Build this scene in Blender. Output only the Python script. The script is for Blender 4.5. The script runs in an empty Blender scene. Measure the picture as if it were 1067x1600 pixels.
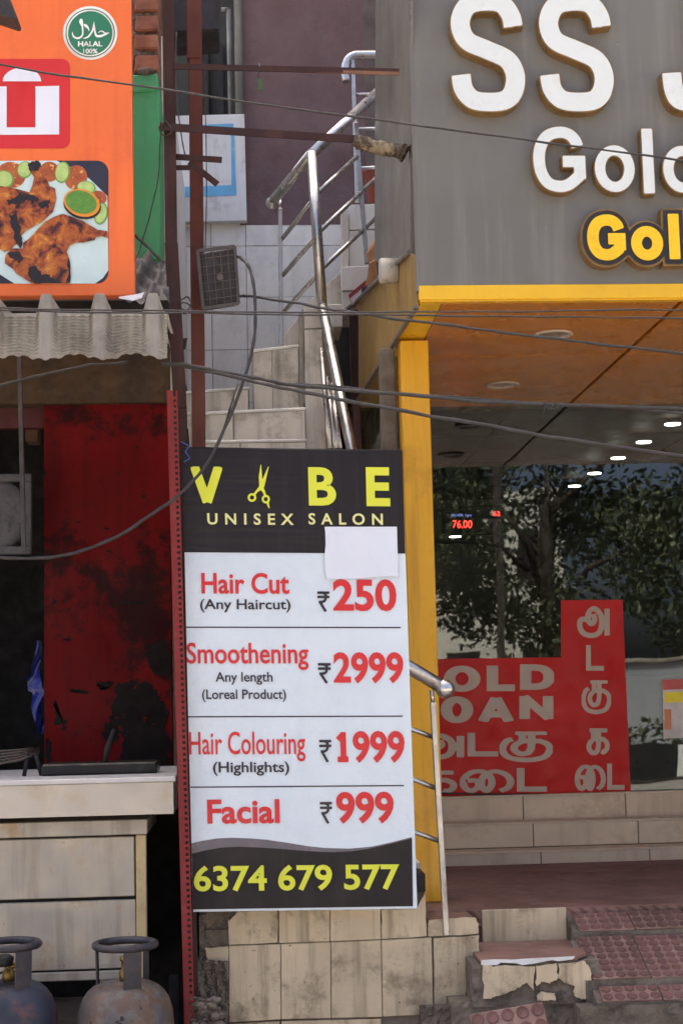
import bpy, bmesh, math, random
import numpy as np
from mathutils import Vector, Matrix
random.seed(7); RS = np.random.RandomState(5)
scene = bpy.context.scene
COL = scene.collection
R = math.radians

# ------------------------------------------------------------------ camera
CAM = Vector((0.0, 0.0, 1.5)); F = 2450.0
YAW, PITCH, ROLL = R(3.4), R(6.52), R(1.33)
_f = Vector((math.sin(YAW)*math.cos(PITCH), math.cos(YAW)*math.cos(PITCH), math.sin(PITCH)))
_r = Vector((math.cos(YAW), -math.sin(YAW), 0)); _u = _r.cross(_f)
RT = _r*math.cos(ROLL) - _u*math.sin(ROLL); UP = _r*math.sin(ROLL) + _u*math.cos(ROLL); FW = _f
cam = bpy.data.cameras.new('camera'); camo = bpy.data.objects.new('camera', cam); COL.objects.link(camo)
camo.matrix_world = Matrix.Translation(CAM) @ Matrix((RT, UP, -FW)).transposed().to_4x4()
cam.sensor_fit = 'VERTICAL'; cam.sensor_height = 36; cam.lens = F/1600*36; cam.clip_end = 2000; cam.clip_start = .05
scene.camera = camo
# ------------------------------------------------------------------ light
SUN_EL, SUN_AZ = R(65), R(-15)            # the sun stands behind the buildings: the whole front is in open shade
world = bpy.data.worlds.new('World'); scene.world = world; world.use_nodes = True
wn = world.node_tree; bg = wn.nodes['Background']
sky = wn.nodes.new('ShaderNodeTexSky'); sky.sky_type = 'NISHITA'; sky.sun_disc = False
sky.sun_elevation = SUN_EL; sky.sun_rotation = SUN_AZ; sky.air_density = .4; sky.dust_density = 7.0; sky.ozone_density = 0
wn.links.new(sky.outputs[0], bg.inputs[0]); bg.inputs[1].default_value = 0.15
sl = bpy.data.lights.new('sun', 'SUN'); sl.energy = 4.5; sl.angle = R(.6); sl.color = (1, .95, .87)
so = bpy.data.objects.new('sun', sl); COL.objects.link(so); so.location = (0, 20, 30)
sd = Vector((math.sin(SUN_AZ)*math.cos(SUN_EL), math.cos(SUN_AZ)*math.cos(SUN_EL), math.sin(SUN_EL)))
so.rotation_euler = sd.to_track_quat('Z', 'Y').to_euler()
vs = scene.view_settings; vs.view_transform = 'Standard'; vs.look = 'None'; vs.gamma = 1; vs.use_curve_mapping = False
vs.exposure = 2.12
scene.cycles.use_denoising = True; scene.cycles.max_bounces = 10; scene.cycles.transparent_max_bounces = 12
scene.cycles.sample_clamp_indirect = 6

# ------------------------------------------------------------------ pixel -> point
def ray(x, y):
    return FW + RT*((x-533.5)/F) + UP*((800-y)/F)
def P(x, y, Y):
    d = ray(x, y); t = Y/d.y; return CAM + d*t
def PZ(x, y, z):
    d = ray(x, y); t = (z-CAM.z)/d.z; return CAM + d*t
def PP(x, y, p0, n):
    d = ray(x, y); t = (p0-CAM).dot(n)/d.dot(n); return CAM + d*t
def XR(x, y, Y): return P(x, y, Y).x
def ZR(x, y, Y): return P(x, y, Y).z

# ------------------------------------------------------------------ materials
def C(r, g, b):
    f = lambda c: ((c/255+.055)/1.055)**2.4 if c > 10.3 else c/255/12.92
    return (f(r), f(g), f(b), 1)
MATS = {}
def M(name, col, rough=.6, metal=0, var=.25, vs=5, col2=None, dirt=None, damt=.5, dscale=4, streak=None, samt=.5, sscale=9,
      bump=0, bscale=60, rnd=0, spec=.5, spots=None, spscale=60, spamt=.66, rvar=.15, coat=0, dlo=None):
    """base colour + tonal noise + blotchy dirt + vertical streaks + specks + fine relief"""
    if name in MATS: return MATS[name]
    m = bpy.data.materials.new(name); m.use_nodes = True; MATS[name] = m
    nt = m.node_tree; N = nt.nodes; L = nt.links; b = N['Principled BSDF']
    tc = N.new('ShaderNodeTexCoord'); oi = N.new('ShaderNodeObjectInfo')
    mp = N.new('ShaderNodeVectorMath'); mp.operation = 'MULTIPLY_ADD'
    L.new(oi.outputs['Random'], mp.inputs[0]); mp.inputs[1].default_value = (13.7, 7.9, 11.3); L.new(tc.outputs['Object'], mp.inputs[2])
    co = mp.outputs[0]
    def noise(scale, detail=6, rough_=.6, stretch=None):
        n = N.new('ShaderNodeTexNoise'); n.inputs['Scale'].default_value = scale; n.inputs['Detail'].default_value = detail; n.inputs['Roughness'].default_value = rough_
        if stretch:
            s = N.new('ShaderNodeVectorMath'); s.operation = 'MULTIPLY'; L.new(co, s.inputs[0]); s.inputs[1].default_value = stretch; L.new(s.outputs[0], n.inputs[0])
        else: L.new(co, n.inputs[0])
        return n.outputs[0]
    def ramp(v, lo, hi):
        r = N.new('ShaderNodeMapRange'); L.new(v, r.inputs[0]); r.inputs[1].default_value = lo; r.inputs[2].default_value = hi; r.interpolation_type = 'SMOOTHSTEP'; return r.outputs[0]
    def mix(fac, a, c, k=1.0):
        x = N.new('ShaderNodeMix'); x.data_type = 'RGBA'
        if k != 1.0:
            mm = N.new('ShaderNodeMath'); mm.operation = 'MULTIPLY'; L.new(fac, mm.inputs[0]); mm.inputs[1].default_value = k; fac = mm.outputs[0]
        L.new(fac, x.inputs[0])
        for i, v in ((6, a), (7, c)):
            if isinstance(v, tuple): x.inputs[i].default_value = v
            else: L.new(v, x.inputs[i])
        return x.outputs[2]
    lo = tuple(c*(1-var) for c in col[:3])+(1,); hi = tuple(min(1, c*(1+var)) for c in col[:3])+(1,)
    if col2: hi = col2
    nz = noise(vs); cur = mix(ramp(nz, .3, .7), lo, hi)
    if streak: cur = mix(ramp(noise(sscale, 5, .65, (1, 1, .07)), .48, .72), cur, streak, samt)
    if dirt: cur = mix(ramp(noise(dscale, 9, .72), .5 if dlo is None else dlo, .68 if dlo is None else dlo+.1), cur, dirt, damt)
    if spots: cur = mix(ramp(noise(spscale, 3, .6), spamt, spamt+.05), cur, spots)
    if rnd:
        h = N.new('ShaderNodeHueSaturation'); r2 = N.new('ShaderNodeMapRange'); L.new(oi.outputs['Random'], r2.inputs[0]); r2.inputs[3].default_value = 1-rnd; r2.inputs[4].default_value = 1+rnd
        L.new(r2.outputs[0], h.inputs['Value']); L.new(cur, h.inputs['Color']); cur = h.outputs[0]
    L.new(cur, b.inputs['Base Color'])
    r3 = N.new('ShaderNodeMapRange'); L.new(noise(vs*3, 4), r3.inputs[0]); r3.inputs[1].default_value = .3; r3.inputs[2].default_value = .7
    r3.inputs[3].default_value = max(.02, rough-rvar); r3.inputs[4].default_value = min(1, rough+rvar); L.new(r3.outputs[0], b.inputs['Roughness'])
    b.inputs['Metallic'].default_value = metal; b.inputs['Specular IOR Level'].default_value = spec; b.inputs['Coat Weight'].default_value = coat
    if bump:
        bp = N.new('ShaderNodeBump'); bp.inputs['Strength'].default_value = min(1, bump); bp.inputs['Distance'].default_value = .004*max(1, bump)
        L.new(noise(bscale, 6, .65), bp.inputs['Height']); L.new(bp.outputs[0], b.inputs['Normal'])
    return m
def emis(name, col, st):
    if name in MATS: return MATS[name]
    m = bpy.data.materials.new(name); m.use_nodes = True; MATS[name] = m
    b = m.node_tree.nodes['Principled BSDF']; b.inputs['Base Color'].default_value = col
    b.inputs['Emission Color'].default_value = col; b.inputs['Emission Strength'].default_value = st
    return m

# ------------------------------------------------------------------ mesh building
class B:
    def __init__(s): s.bm = bmesh.new(); s.mi = 0
    def face(s, pts):
        try:
            f = s.bm.faces.new([s.bm.verts.new(p) for p in pts]); f.material_index = s.mi; return f
        except ValueError: return None
    def hull(s, a, b):
        """two loops of equal length joined to a closed solid"""
        n = len(a); va = [s.bm.verts.new(p) for p in a]; vb = [s.bm.verts.new(p) for p in b]
        fs = [s.bm.faces.new(va), s.bm.faces.new(vb[::-1])]
        for i in range(n):
            j = (i+1) % n; fs.append(s.bm.faces.new((va[j], va[i], vb[i], vb[j])))
        for f in fs: f.material_index = s.mi
        return va+vb, fs
    def box(s, x0, x1, y0, y1, z0, z1, bev=0, seg=1):
        if x0 > x1: x0, x1 = x1, x0
        if y0 > y1: y0, y1 = y1, y0
        if z0 > z1: z0, z1 = z1, z0
        a = [(x0, y0, z0), (x1, y0, z0), (x1, y1, z0), (x0, y1, z0)]; b = [(p[0], p[1], z1) for p in a]
        v, fs = s.hull([Vector(p) for p in a], [Vector(p) for p in b])
        if bev: s.bev(v, bev, seg)
        return s
    def bev(s, v, w, seg=1):
        vs_ = set(v); es = [e for e in s.bm.edges if e.verts[0] in vs_ and e.verts[1] in vs_]
        r = bmesh.ops.bevel(s.bm, geom=es, offset=w, segments=seg, affect='EDGES', profile=.5)
        for f in r['faces']: f.material_index = s.mi
    def prism(s, pts, vec, bev=0):
        pts = [Vector(p) for p in pts]; vec = Vector(vec)
        v, fs = s.hull(pts, [p+vec for p in pts])
        if bev: s.bev(v, bev)
        return s
    def tube(s, pts, r, seg=8, caps=True):
        pts = [Vector(p) for p in pts]; n = len(pts); rs = r if hasattr(r, '__len__') else [r]*n
        t0 = (pts[1]-pts[0]).normalized(); nrm = t0.orthogonal().normalized(); rings = []
        for i, p in enumerate(pts):
            t = ((pts[min(i+1, n-1)]-p).normalized() + (p-pts[max(i-1, 0)]).normalized()).normalized()
            nrm = (nrm - t*nrm.dot(t)).normalized(); bn = t.cross(nrm)
            rings.append([s.bm.verts.new(p+(nrm*math.cos(2*math.pi*k/seg)+bn*math.sin(2*math.pi*k/seg))*rs[i]) for k in range(seg)])
        for i in range(n-1):
            for k in range(seg):
                f = s.bm.faces.new((rings[i][k], rings[i][(k+1) % seg], rings[i+1][(k+1) % seg], rings[i+1][k])); f.smooth = True; f.material_index = s.mi
        if caps:
            for q in (rings[0][::-1], rings[-1]):
                f = s.bm.faces.new(q); f.material_index = s.mi
        return s
    def bar(s, a, b, w, d, up=(0, 0, 1), bev=0):
        """square bar from a to b"""
        a = Vector(a); b = Vector(b); t = (b-a).normalized(); u = Vector(up); sx = t.cross(u).normalized(); u = sx.cross(t).normalized()
        q = [sx*(i*w/2)+u*(j*d/2) for i, j in ((-1, -1), (1, -1), (1, 1), (-1, 1))]
        v, fs = s.hull([a+k for k in q], [b+k for k in q])
        if bev: s.bev(v, bev)
        return s
    def lathe(s, prof, c, seg=32, axis='Z'):
        c = Vector(c); rings = []
        for r, h in prof:
            ring = []
            for k in range(seg):
                a = 2*math.pi*k/seg
                o = {'Z': (r*math.cos(a), r*math.sin(a), h), 'Y': (r*math.cos(a), h, r*math.sin(a)), 'X': (h, r*math.cos(a), r*math.sin(a))}[axis]
                ring.append(s.bm.verts.new(c+Vector(o)))
            rings.append(ring)
        for i in range(len(rings)-1):
            for k in range(seg):
                f = s.bm.faces.new((rings[i][k], rings[i][(k+1) % seg], rings[i+1][(k+1) % seg], rings[i+1][k])); f.smooth = True; f.material_index = s.mi
        for q in (rings[0][::-1], rings[-1]):
            f = s.bm.faces.new(q); f.material_index = s.mi
        return s
    def ball(s, c, r, u=20, v=14, sc=(1, 1, 1)):
        m = Matrix.Translation(Vector(c)) @ Matrix.Diagonal((*sc, 1))
        g = bmesh.ops.create_uvsphere(s.bm, u_segments=u, v_segments=v, radius=r, matrix=m)
        for vv in g['verts']:
            for f in vv.link_faces: f.smooth = True; f.material_index = s.mi
        return s
    def grid(s, fn, nu, nv, smooth=True):
        vv = [[s.bm.verts.new(fn(i/nu, j/nv)) for j in range(nv+1)] for i in range(nu+1)]
        for i in range(nu):
            for j in range(nv):
                f = s.bm.faces.new((vv[i][j], vv[i+1][j], vv[i+1][j+1], vv[i][j+1])); f.smooth = smooth; f.material_index = s.mi
        return s
def base_of(parent):
    while parent is not None and parent.parent is not None: parent = parent.parent
    return parent.location.copy() if parent is not None else Vector((0, 0, 0))
def obj(name, b, mat, parent=None, kind=None, label=None, cat=None, group=None, origin=None, fixn=True):
    """link one mesh object; coordinates given in the world are made relative to the thing's base"""
    if fixn: bmesh.ops.recalc_face_normals(b.bm, faces=b.bm.faces)
    me = bpy.data.meshes.new(name); b.bm.to_mesh(me); b.bm.free()
    off = base_of(parent) if parent is not None else (Vector(origin) if origin else None)
    if off is None:
        off = Vector((0, 0, 0))
        if me.vertices and kind != 'structure':
            a = np.empty(len(me.vertices)*3); me.vertices.foreach_get('co', a); a = a.reshape(-1, 3)
            off = Vector(((a[:, 0].min()+a[:, 0].max())/2, (a[:, 1].min()+a[:, 1].max())/2, a[:, 2].min()))
    me.transform(Matrix.Translation(-off))
    for m in (mat if isinstance(mat, (list, tuple)) else [mat]): me.materials.append(m)
    o = bpy.data.objects.new(name, me); COL.objects.link(o)
    if parent is not None: o.parent = parent
    else: o.location = off
    tag(o, label, cat, group, kind); return o
def tag(o, label=None, cat=None, group=None, kind=None):
    for k, v in (('label', label), ('category', cat), ('group', group), ('kind', kind)):
        if v: o[k] = v
def thing(name, label, cat, loc, group=None):
    o = bpy.data.objects.new(name, None); COL.objects.link(o); o.location = Vector(loc); o.empty_display_size = .1
    tag(o, label, cat, group); return o
def inst(name, me, loc, parent, rot=None):
    o = bpy.data.objects.new(name, me); COL.objects.link(o); o.parent = parent; o.location = Vector(loc)-base_of(parent)
    if rot: o.rotation_euler = rot
    return o
def mesh_of(name, b, mat):
    bmesh.ops.recalc_face_normals(b.bm, faces=b.bm.faces)
    me = bpy.data.meshes.new(name); b.bm.to_mesh(me); b.bm.free()
    for m in (mat if isinstance(mat, (list, tuple)) else [mat]): me.materials.append(m)
    return me
def catmull(pts, n=8, closed=False):
    pts = [Vector(p) for p in pts]; out = []; N_ = len(pts)
    g = (lambda i: pts[i % N_]) if closed else (lambda i: pts[0]*2-pts[1] if i < 0 else (pts[-1]*2-pts[-2] if i >= N_ else pts[i]))
    for i in range(N_ if closed else N_-1):
        p0, p1, p2, p3 = g(i-1), g(i), g(i+1), g(i+2)
        for k in range(n):
            t = k/n; out.append(.5*((2*p1)+(p2-p0)*t+(2*p0-5*p1+4*p2-p3)*t*t+(3*p1-p0-3*p2+p3)*t**3))
    if not closed: out.append(pts[-1])
    return out

# ------------------------------------------------------------------ lettering
def sdf_strokes(strokes, x0, x1, y0, y1, n):
    """strokes: (points, width or widths, sharp) -> distance grid of their union"""
    h = (y1-y0)/n; nx = max(4, int(math.ceil((x1-x0)/h))); xs = x0+np.arange(nx+1)*h; ys = y0+np.arange(n+1)*h
    X, Y = np.meshgrid(xs, ys, indexing='ij'); D = np.full(X.shape, 1e9)
    for pts, w in strokes:
        pts = [tuple(p[:2]) for p in pts]; m = len(pts); ws = list(w) if hasattr(w, '__len__') else [w]*m
        loop = m > 12 and math.hypot(pts[1][0]-pts[-1][0], pts[1][1]-pts[-1][1]) < 1e-6
        near = np.full(X.shape, 1e9); S = np.full(X.shape, 1e9)
        for i in range(m-1):
            (ax, ay), (bx, by) = pts[i], pts[i+1]; l = math.hypot(bx-ax, by-ay)
            if l < 1e-9: continue
            ux, uy = (bx-ax)/l, (by-ay)/l; al = (X-ax)*ux+(Y-ay)*uy; pe = np.abs(-(X-ax)*uy+(Y-ay)*ux)
            t = np.clip(al/l, 0, 1); half = (ws[i]*(1-t)+ws[i+1]*t)/2
            over = np.maximum(-al, al-l); d = np.hypot(pe, np.maximum(over, 0)); sd_ = d-half
            if i == 0 and not loop: sd_ = np.where(al < half, np.maximum(pe-half, -al), sd_)          # square-cut ends
            if i == m-2 and not loop: sd_ = np.where(l-al < half, np.maximum(np.maximum(pe-half, al-l), sd_ if i == 0 else -1e9), sd_)
            k = d < near; near = np.where(k, d, near); S = np.where(k, sd_, S)
        D = np.minimum(D, S)
    return xs, ys, D
def contour(xs, ys, D, iso=0.0):
    """marching squares: list of flat polygons and list of outline segments"""
    V = D-iso; polys = []; segs = []; nx, ny = V.shape
    for j in range(ny-1):
        run = None
        for i in range(nx-1):
            c = [(i, j), (i+1, j), (i+1, j+1), (i, j+1)]; v = [V[a] for a in c]; ins = [q < 0 for q in v]
            if all(ins):
                if run is None: run = i
                continue
            if run is not None:
                polys.append([(xs[run], ys[j]), (xs[i], ys[j]), (xs[i], ys[j+1]), (xs[run], ys[j+1])]); run = None
            if not any(ins): continue
            out = []; mark = []
            for k in range(4):
                a, b_ = c[k], c[(k+1) % 4]
                if ins[k]: out.append((xs[a[0]], ys[a[1]])); mark.append(0)
                if ins[k] != ins[(k+1) % 4]:
                    t = v[k]/(v[k]-v[(k+1) % 4]); out.append((xs[a[0]]+(xs[b_[0]]-xs[a[0]])*t, ys[a[1]]+(ys[b_[1]]-ys[a[1]])*t)); mark.append(1)
            for k in range(len(out)):
                if mark[k] and mark[(k+1) % len(out)] and (len(out) > 2): segs.append((out[k], out[(k+1) % len(out)]))
            if len(out) > 2: polys.append(out)
        if run is not None: polys.append([(xs[run], ys[j]), (xs[nx-1], ys[j]), (xs[nx-1], ys[j+1]), (xs[run], ys[j+1])])
    return polys, segs
_el = lambda cx, cy, rx, ry, n=28: [(cx+rx*math.cos(2*math.pi*k/n), cy+ry*math.sin(2*math.pi*k/n)) for k in range(n+2)]
def _cm(p, n=7): return [tuple(q[:2]) for q in catmull([(a, b, 0) for a, b in p], n)]
S_ = _cm([(.97, .74), (.93, .86), (.78, .975), (.5, 1.0), (.2, .965), (.06, .85), (.05, .72), (.17, .60), (.5, .515), (.84, .42), (.97, .27), (.93, .11), (.78, .02), (.5, 0), (.22, .025), (.06, .13), (.02, .28)])
GL = {
 'S': [S_], 'J': [_cm([(0, .30), (.03, .14), (.15, .03), (.45, 0), (.75, .03), (.9, .14), (.93, .3)])+[(.93, 1.5)]],
 'G': [_cm([(.97, .72), (.90, .86), (.74, .97), (.5, 1), (.22, .93), (.05, .74), (0, .5), (.05, .25), (.22, .06), (.5, 0), (.72, .04), (.9, .14), (1.0, .21)]), [(1, .12), (1, .46)], [(1.5, .46), (.56, .46)]],
 'o': [_el(.5, .5, .5, .5)], 'O': [_el(.5, .5, .5, .5)], 'l': [[(.5, -.5), (.5, 1.5)]], 'd': [_el(.46, .34, .46, .34), [(.96, -.5), (.96, 1.5)]],
 'L': [[(0, 1.6), (0, 0)], [(-.6, 0), (1.6, 0)]], 'D': [[(0, -.6), (0, 1.6)], [(0, 0)]+_cm([(.45, 0), (.78, .07), (1, .3), (1.02, .5), (1, .7), (.78, .93), (.45, 1)])+[(0, 1)]],
 'A': [[(-.04, -.14), (.5, 1.05)], [(1.04, -.14), (.5, 1.05)], [(.2, .22), (.8, .22)]], 'N': [[(0, -.12), (0, 1.12)], [(1, -.12), (1, 1.12)], [(-.06, 1.1), (1.06, -.1)]],
 'ka': [[(.05, 1.02), (1.0, 1.02)], [(.26, 1.02), (.26, .62)]+_cm([(.26, .62), (.06, .42), (.03, .2), (.2, 0), (.42, .04), (.52, .25), (.54, .6)])+[(.54, 1.0)], [(.2, .62), (.78, .62)]+_cm([(.78, .62), (.97, .46), (.98, .2), (.8, .04), (.68, .08)])],
 'a': [_cm([(.26, .62), (.04, .58), (0, .36), (.12, .1), (.42, 0), (.7, .1), (.8, .4), (.76, .78), (.54, 1), (.34, .86), (.3, .6), (.42, .44), (.54, .56), (.5, .8)]), [(.78, .5), (1, .5)], [(1, 1.0), (1, 0)]],
 'ai': [_cm([(.10, .52), (.28, .52), (.33, .24), (.18, .0), (.03, .22), (.03, .65), (.2, .96), (.42, .98), (.58, .7), (.6, .3), (.5, 0), (.39, .28), (.44, .76), (.66, 1), (.9, .84), (1, .5), (.94, .16), (.78, 0)])],
 'rs': [[(-.5, 1), (1.5, 1)], [(-.5, .76), (1.5, .76)], [(.1, 1)]+_cm([(.4, 1), (.68, .92), (.74, .76), (.64, .56), (.35, .48)])+[(0, .48)], [(.1, .5), (.72, -.06)]],
}
GL['ta'] = GL['L']; GL['V'] = [[(-.04, 1.16), (.5, -.04)], [(1.04, 1.16), (.5, -.04)]]; GL['1'] = [[(.56, -.1), (.56, 1.12)], [(.56, 1.0), (.3, .93), (-.02, .80)], [(-.1, 0), (1.1, 0)]]
_k = lambda st: [[(.22+.74*x, .24+.78*y) for x, y in s] for s in st]
GL['ku'] = _k(GL['ka'][:2])+[[(.22+.74*.2, .24+.78*.62), (.8, .72)]+_cm([(.8, .72), (.97, .6), (1.02, .38), (.88, .1), (.5, 0), (.12, .1), (-.02, .4), (.06, .7), (.2, .8)])]
def place(glyph, w, h, t):
    return [([(t/2+x*(w-t), t/2+y*(h-t)) for x, y in s], t) for s in GL[glyph]]
def flat_glyph(b, glyph, bbox, t, mapf, n=36, sx=1.0):
    """printed glyph: t = stroke in the same units as the pixel bbox, mapf: pixel -> world point"""
    x0, y0, x1, y1 = bbox; w, h = (x1-x0)/sx, y1-y0
    xs, ys, D = sdf_strokes(place(glyph, w, h, t), -t*.1, w+t*.1, -t*.1, h+t*.1, n)
    D = np.maximum(D, np.maximum(np.maximum(-xs[:, None], xs[:, None]-w), np.maximum(-ys[None, :], ys[None, :]-h))+0*D)
    for p in contour(xs, ys, D)[0]: b.face([mapf(x0+q[0]*sx, y1-q[1]) for q in p])
def channel_letter(name, glyph, bbox, t, Yf, depth, mats, parent, n=70, rim=.004):
    """fabricated letter: gold returns, pale face plate; metres in the plane Y = Yf"""
    x0, y0, x1, y1 = bbox; xm, ym = (x0+x1)/2, (y0+y1)/2
    X0, X1 = XR(x0, ym, Yf), XR(x1, ym, Yf); Z0, Z1 = ZR(xm, y1, Yf), ZR(xm, y0, Yf); T = t*(X1-X0)/(x1-x0)
    w, h = X1-X0, Z1-Z0; g = T*.2
    xs, ys, D = sdf_strokes(place(glyph, w, h, T), -g, w+g, -g, h+g, n)
    D = np.maximum(D, np.maximum(np.maximum(-xs[:, None], xs[:, None]-w), np.maximum(-ys[None, :], ys[None, :]-h)))
    b = B(); pl, sg = contour(xs, ys, D)
    for p in pl: b.face([(X0+q[0], Yf, Z0+q[1]) for q in p])
    for (a, c) in sg: b.face([(X0+a[0], Yf, Z0+a[1]), (X0+c[0], Yf, Z0+c[1]), (X0+c[0], Yf+depth, Z0+c[1]), (X0+a[0], Yf+depth, Z0+a[1])])
    bmesh.ops.remove_doubles(b.bm, verts=b.bm.verts, dist=1e-5)
    b.mi = 1; pl, sg = contour(xs, ys, D, -rim)
    for p in pl: b.face([(X0+q[0], Yf-.003, Z0+q[1]) for q in p])
    return obj(name, b, mats, parent, fixn=False), (xs, ys, D, X0, Z0)
def bfont(text, off=0, space=1.0):
    cu = bpy.data.curves.new('tmp', 'FONT'); cu.body = text; cu.size = 1; cu.offset = off; cu.space_character = space; cu.resolution_u = 4
    o = bpy.data.objects.new('tmp', cu); COL.objects.link(o)
    dg = bpy.context.evaluated_depsgraph_get(); dg.update()
    me = o.evaluated_get(dg).to_mesh(); v = np.array([q.co[:2] for q in me.vertices]); fs = [list(p.vertices) for p in me.polygons]
    o.evaluated_get(dg).to_mesh_clear(); bpy.data.objects.remove(o); bpy.data.curves.remove(cu)
    mn, mx = v.min(0), v.max(0); return (v-mn)/(mx-mn), fs
def print_text(name, text, bbox, mapf, mat, parent, off=.02, space=1.0):
    """each printed character becomes a part of its own"""
    v, fs = bfont(text, off, space); x0, y0, x1, y1 = bbox; n = len(v); root = list(range(n))
    def find(i):
        while root[i] != i: root[i] = root[root[i]]; i = root[i]
        return i
    for f in fs:
        for i in f[1:]: root[find(i)] = find(f[0])
    comp = {}
    for f in fs: comp.setdefault(find(f[0]), []).append(f)
    items = sorted(([min(v[i][0] for f in c for i in f), max(v[i][0] for f in c for i in f), c] for c in comp.values()), key=lambda q: q[0]); runs = []
    for lo, hi, c in items:
        if runs and lo < runs[-1][1]-.3*min(hi-lo, runs[-1][1]-runs[-1][0]): runs[-1][1] = max(hi, runs[-1][1]); runs[-1][2] = runs[-1][2]+c
        else: runs.append([lo, hi, c])
    for lo, hi, c in runs:
        b = B(); vm = {}
        for f in c:
            for i in f:
                if i not in vm: vm[i] = b.bm.verts.new(mapf(x0+v[i][0]*(x1-x0), y1-v[i][1]*(y1-y0)))
            try: b.bm.faces.new([vm[i] for i in f])
            except ValueError: pass
        obj(name, b, mat, parent)

rs_ = np.random.RandomState(12)
def jag(pts, n=7, a=3.0):
    out = []
    for i in range(len(pts)):
        (x0, y0), (x1, y1) = pts[i], pts[(i+1) % len(pts)]
        out += [(x0+(x1-x0)*k/n+rs_.normal()*a, y0+(y1-y0)*k/n+rs_.normal()*a) for k in range(n)]
    return out

# ================================================================== the setting
m_asph = M('asphalt', C(132, 126, 118), .9, var=.25, vs=3, bump=.6, bscale=80, dirt=C(70, 66, 60), dscale=.6)
m_pave = M('pavement_concrete', C(160, 150, 138), .9, var=.2, vs=4, bump=.8, bscale=40, dirt=C(70, 62, 54), damt=.7, dscale=3)
m_cem = M('rough_cement', C(118, 108, 96), .95, var=.3, vs=9, bump=2, bscale=45, dirt=C(62, 54, 46), damt=.8, dscale=7)
m_white = M('white_paint', C(225, 225, 222), .6, var=.05, dirt=C(150, 140, 125), damt=.3)
m_black = M('black_paint', C(24, 24, 25), .6, var=.2)

b = B(); b.face([(-80, -80, 0), (80, -80, 0), (80, 80, 0), (-80, 80, 0)]); obj('ground', b, m_pave, kind='structure')
b = B(); b.box(-60, 60, -9.6, 3.2, .004, .008); obj('road', b, m_asph, kind='structure')
b = B(); b.box(-60, 60, 3.2, 3.36, .004, .13, .01); obj('kerb', b, m_pave, kind='structure')

# ================================================================== jewellery shop
YF = 5.44
XF = XR(648, 300, YF); ZS = ZR(860, 470, YF); XE = 3.6
ZT = ZR(860, 445, YF)                       # top of the yellow trim
YC, YG = 6.0, 7.52                          # column front, glass
ZP = ZR(672, 1410, YC)                      # platform
SPL = Vector((.06, 1.0, 0)).normalized()    # direction of the shop's left flank (towards the back)
SPL = Vector((-.053, 1.0, 0)).normalized(); SPN = Vector((-1, -.053, 0)).normalized(); SP0 = Vector((XF, YF, ZS))
flank = lambda x, y: PP(x, y, SP0, SPN)

m_grey = M('grey_composite_panel', C(112, 109, 101), .42, var=.07, vs=1.5, streak=C(132, 129, 121), samt=.55, sscale=14, dirt=C(98, 92, 87), damt=.35, dscale=2, spots=C(150, 145, 140), spscale=45, spamt=.74)
m_yel = M('yellow_panel', C(238, 186, 32), .35, var=.05, vs=2, streak=C(190, 140, 30), samt=.25, dirt=C(170, 120, 40), damt=.25, dscale=5, spots=C(110, 75, 25), spscale=70, spamt=.76)
m_yold = M('weathered_yellow_panel', C(160, 130, 70), .6, var=.12, vs=3, streak=C(128, 104, 60), samt=.8, sscale=14, dirt=C(140, 112, 64), damt=.6, dscale=3)
m_soff = M('orange_soffit', C(196, 122, 28), .26, var=.1, vs=1.5, dirt=C(156, 90, 26), damt=.6, dscale=1.5, rvar=.06, spec=.12, bump=1.2, bscale=3)
m_gap = M('dark_joint', C(30, 22, 16), .9)
m_alu = M('aluminium_edge', C(120, 112, 108), .5, metal=.6, var=.2)
m_gold = M('gold_return', C(150, 116, 66), .38, metal=.35, var=.15, vs=8, dirt=C(90, 62, 34), damt=.6, dscale=14)
m_face = M('white_acrylic_face', C(222, 227, 222), .35, var=.02, vs=3, dirt=C(205, 198, 186), damt=.3, dscale=6)
m_blk = M('black_letter_film', C(44, 38, 36), .4)
m_yface = M('yellow_letter_face', C(250, 200, 20), .3, var=.05, vs=12)
m_glass = bpy.data.materials.new('shop_glass'); m_glass.use_nodes = True
_n = m_glass.node_tree; _n.nodes.remove(_n.nodes['Principled BSDF'])
_tr = _n.nodes.new('ShaderNodeBsdfTransparent'); _tr.inputs[0].default_value = (.62, .66, .65, 1)
_gl = _n.nodes.new('ShaderNodeBsdfGlossy'); _gl.inputs['Roughness'].default_value = .012; _gl.inputs[0].default_value = (.9, .95, .95, 1)
_fr = _n.nodes.new('ShaderNodeFresnel'); _fr.inputs[0].default_value = 1.66
_bn = _n.nodes.new('ShaderNodeBump'); _bn.inputs['Strength'].default_value = .045; _bn.inputs['Distance'].default_value = .02
_tc = _n.nodes.new('ShaderNodeTexCoord'); _no = _n.nodes.new('ShaderNodeTexNoise'); _no.inputs['Scale'].default_value = 2.6; _no.inputs['Detail'].default_value = 1
_n.links.new(_tc.outputs['Object'], _no.inputs[0]); _n.links.new(_no.outputs[0], _bn.inputs['Height']); _n.links.new(_bn.outputs[0], _gl.inputs['Normal'])
_mx = _n.nodes.new('ShaderNodeMixShader'); _n.links.new(_fr.outputs[0], _mx.inputs[0]); _n.links.new(_tr.outputs[0], _mx.inputs[1]); _n.links.new(_gl.outputs[0], _mx.inputs[2])
_n.links.new(_mx.outputs[0], _n.nodes['Material Output'].inputs[0])

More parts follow.
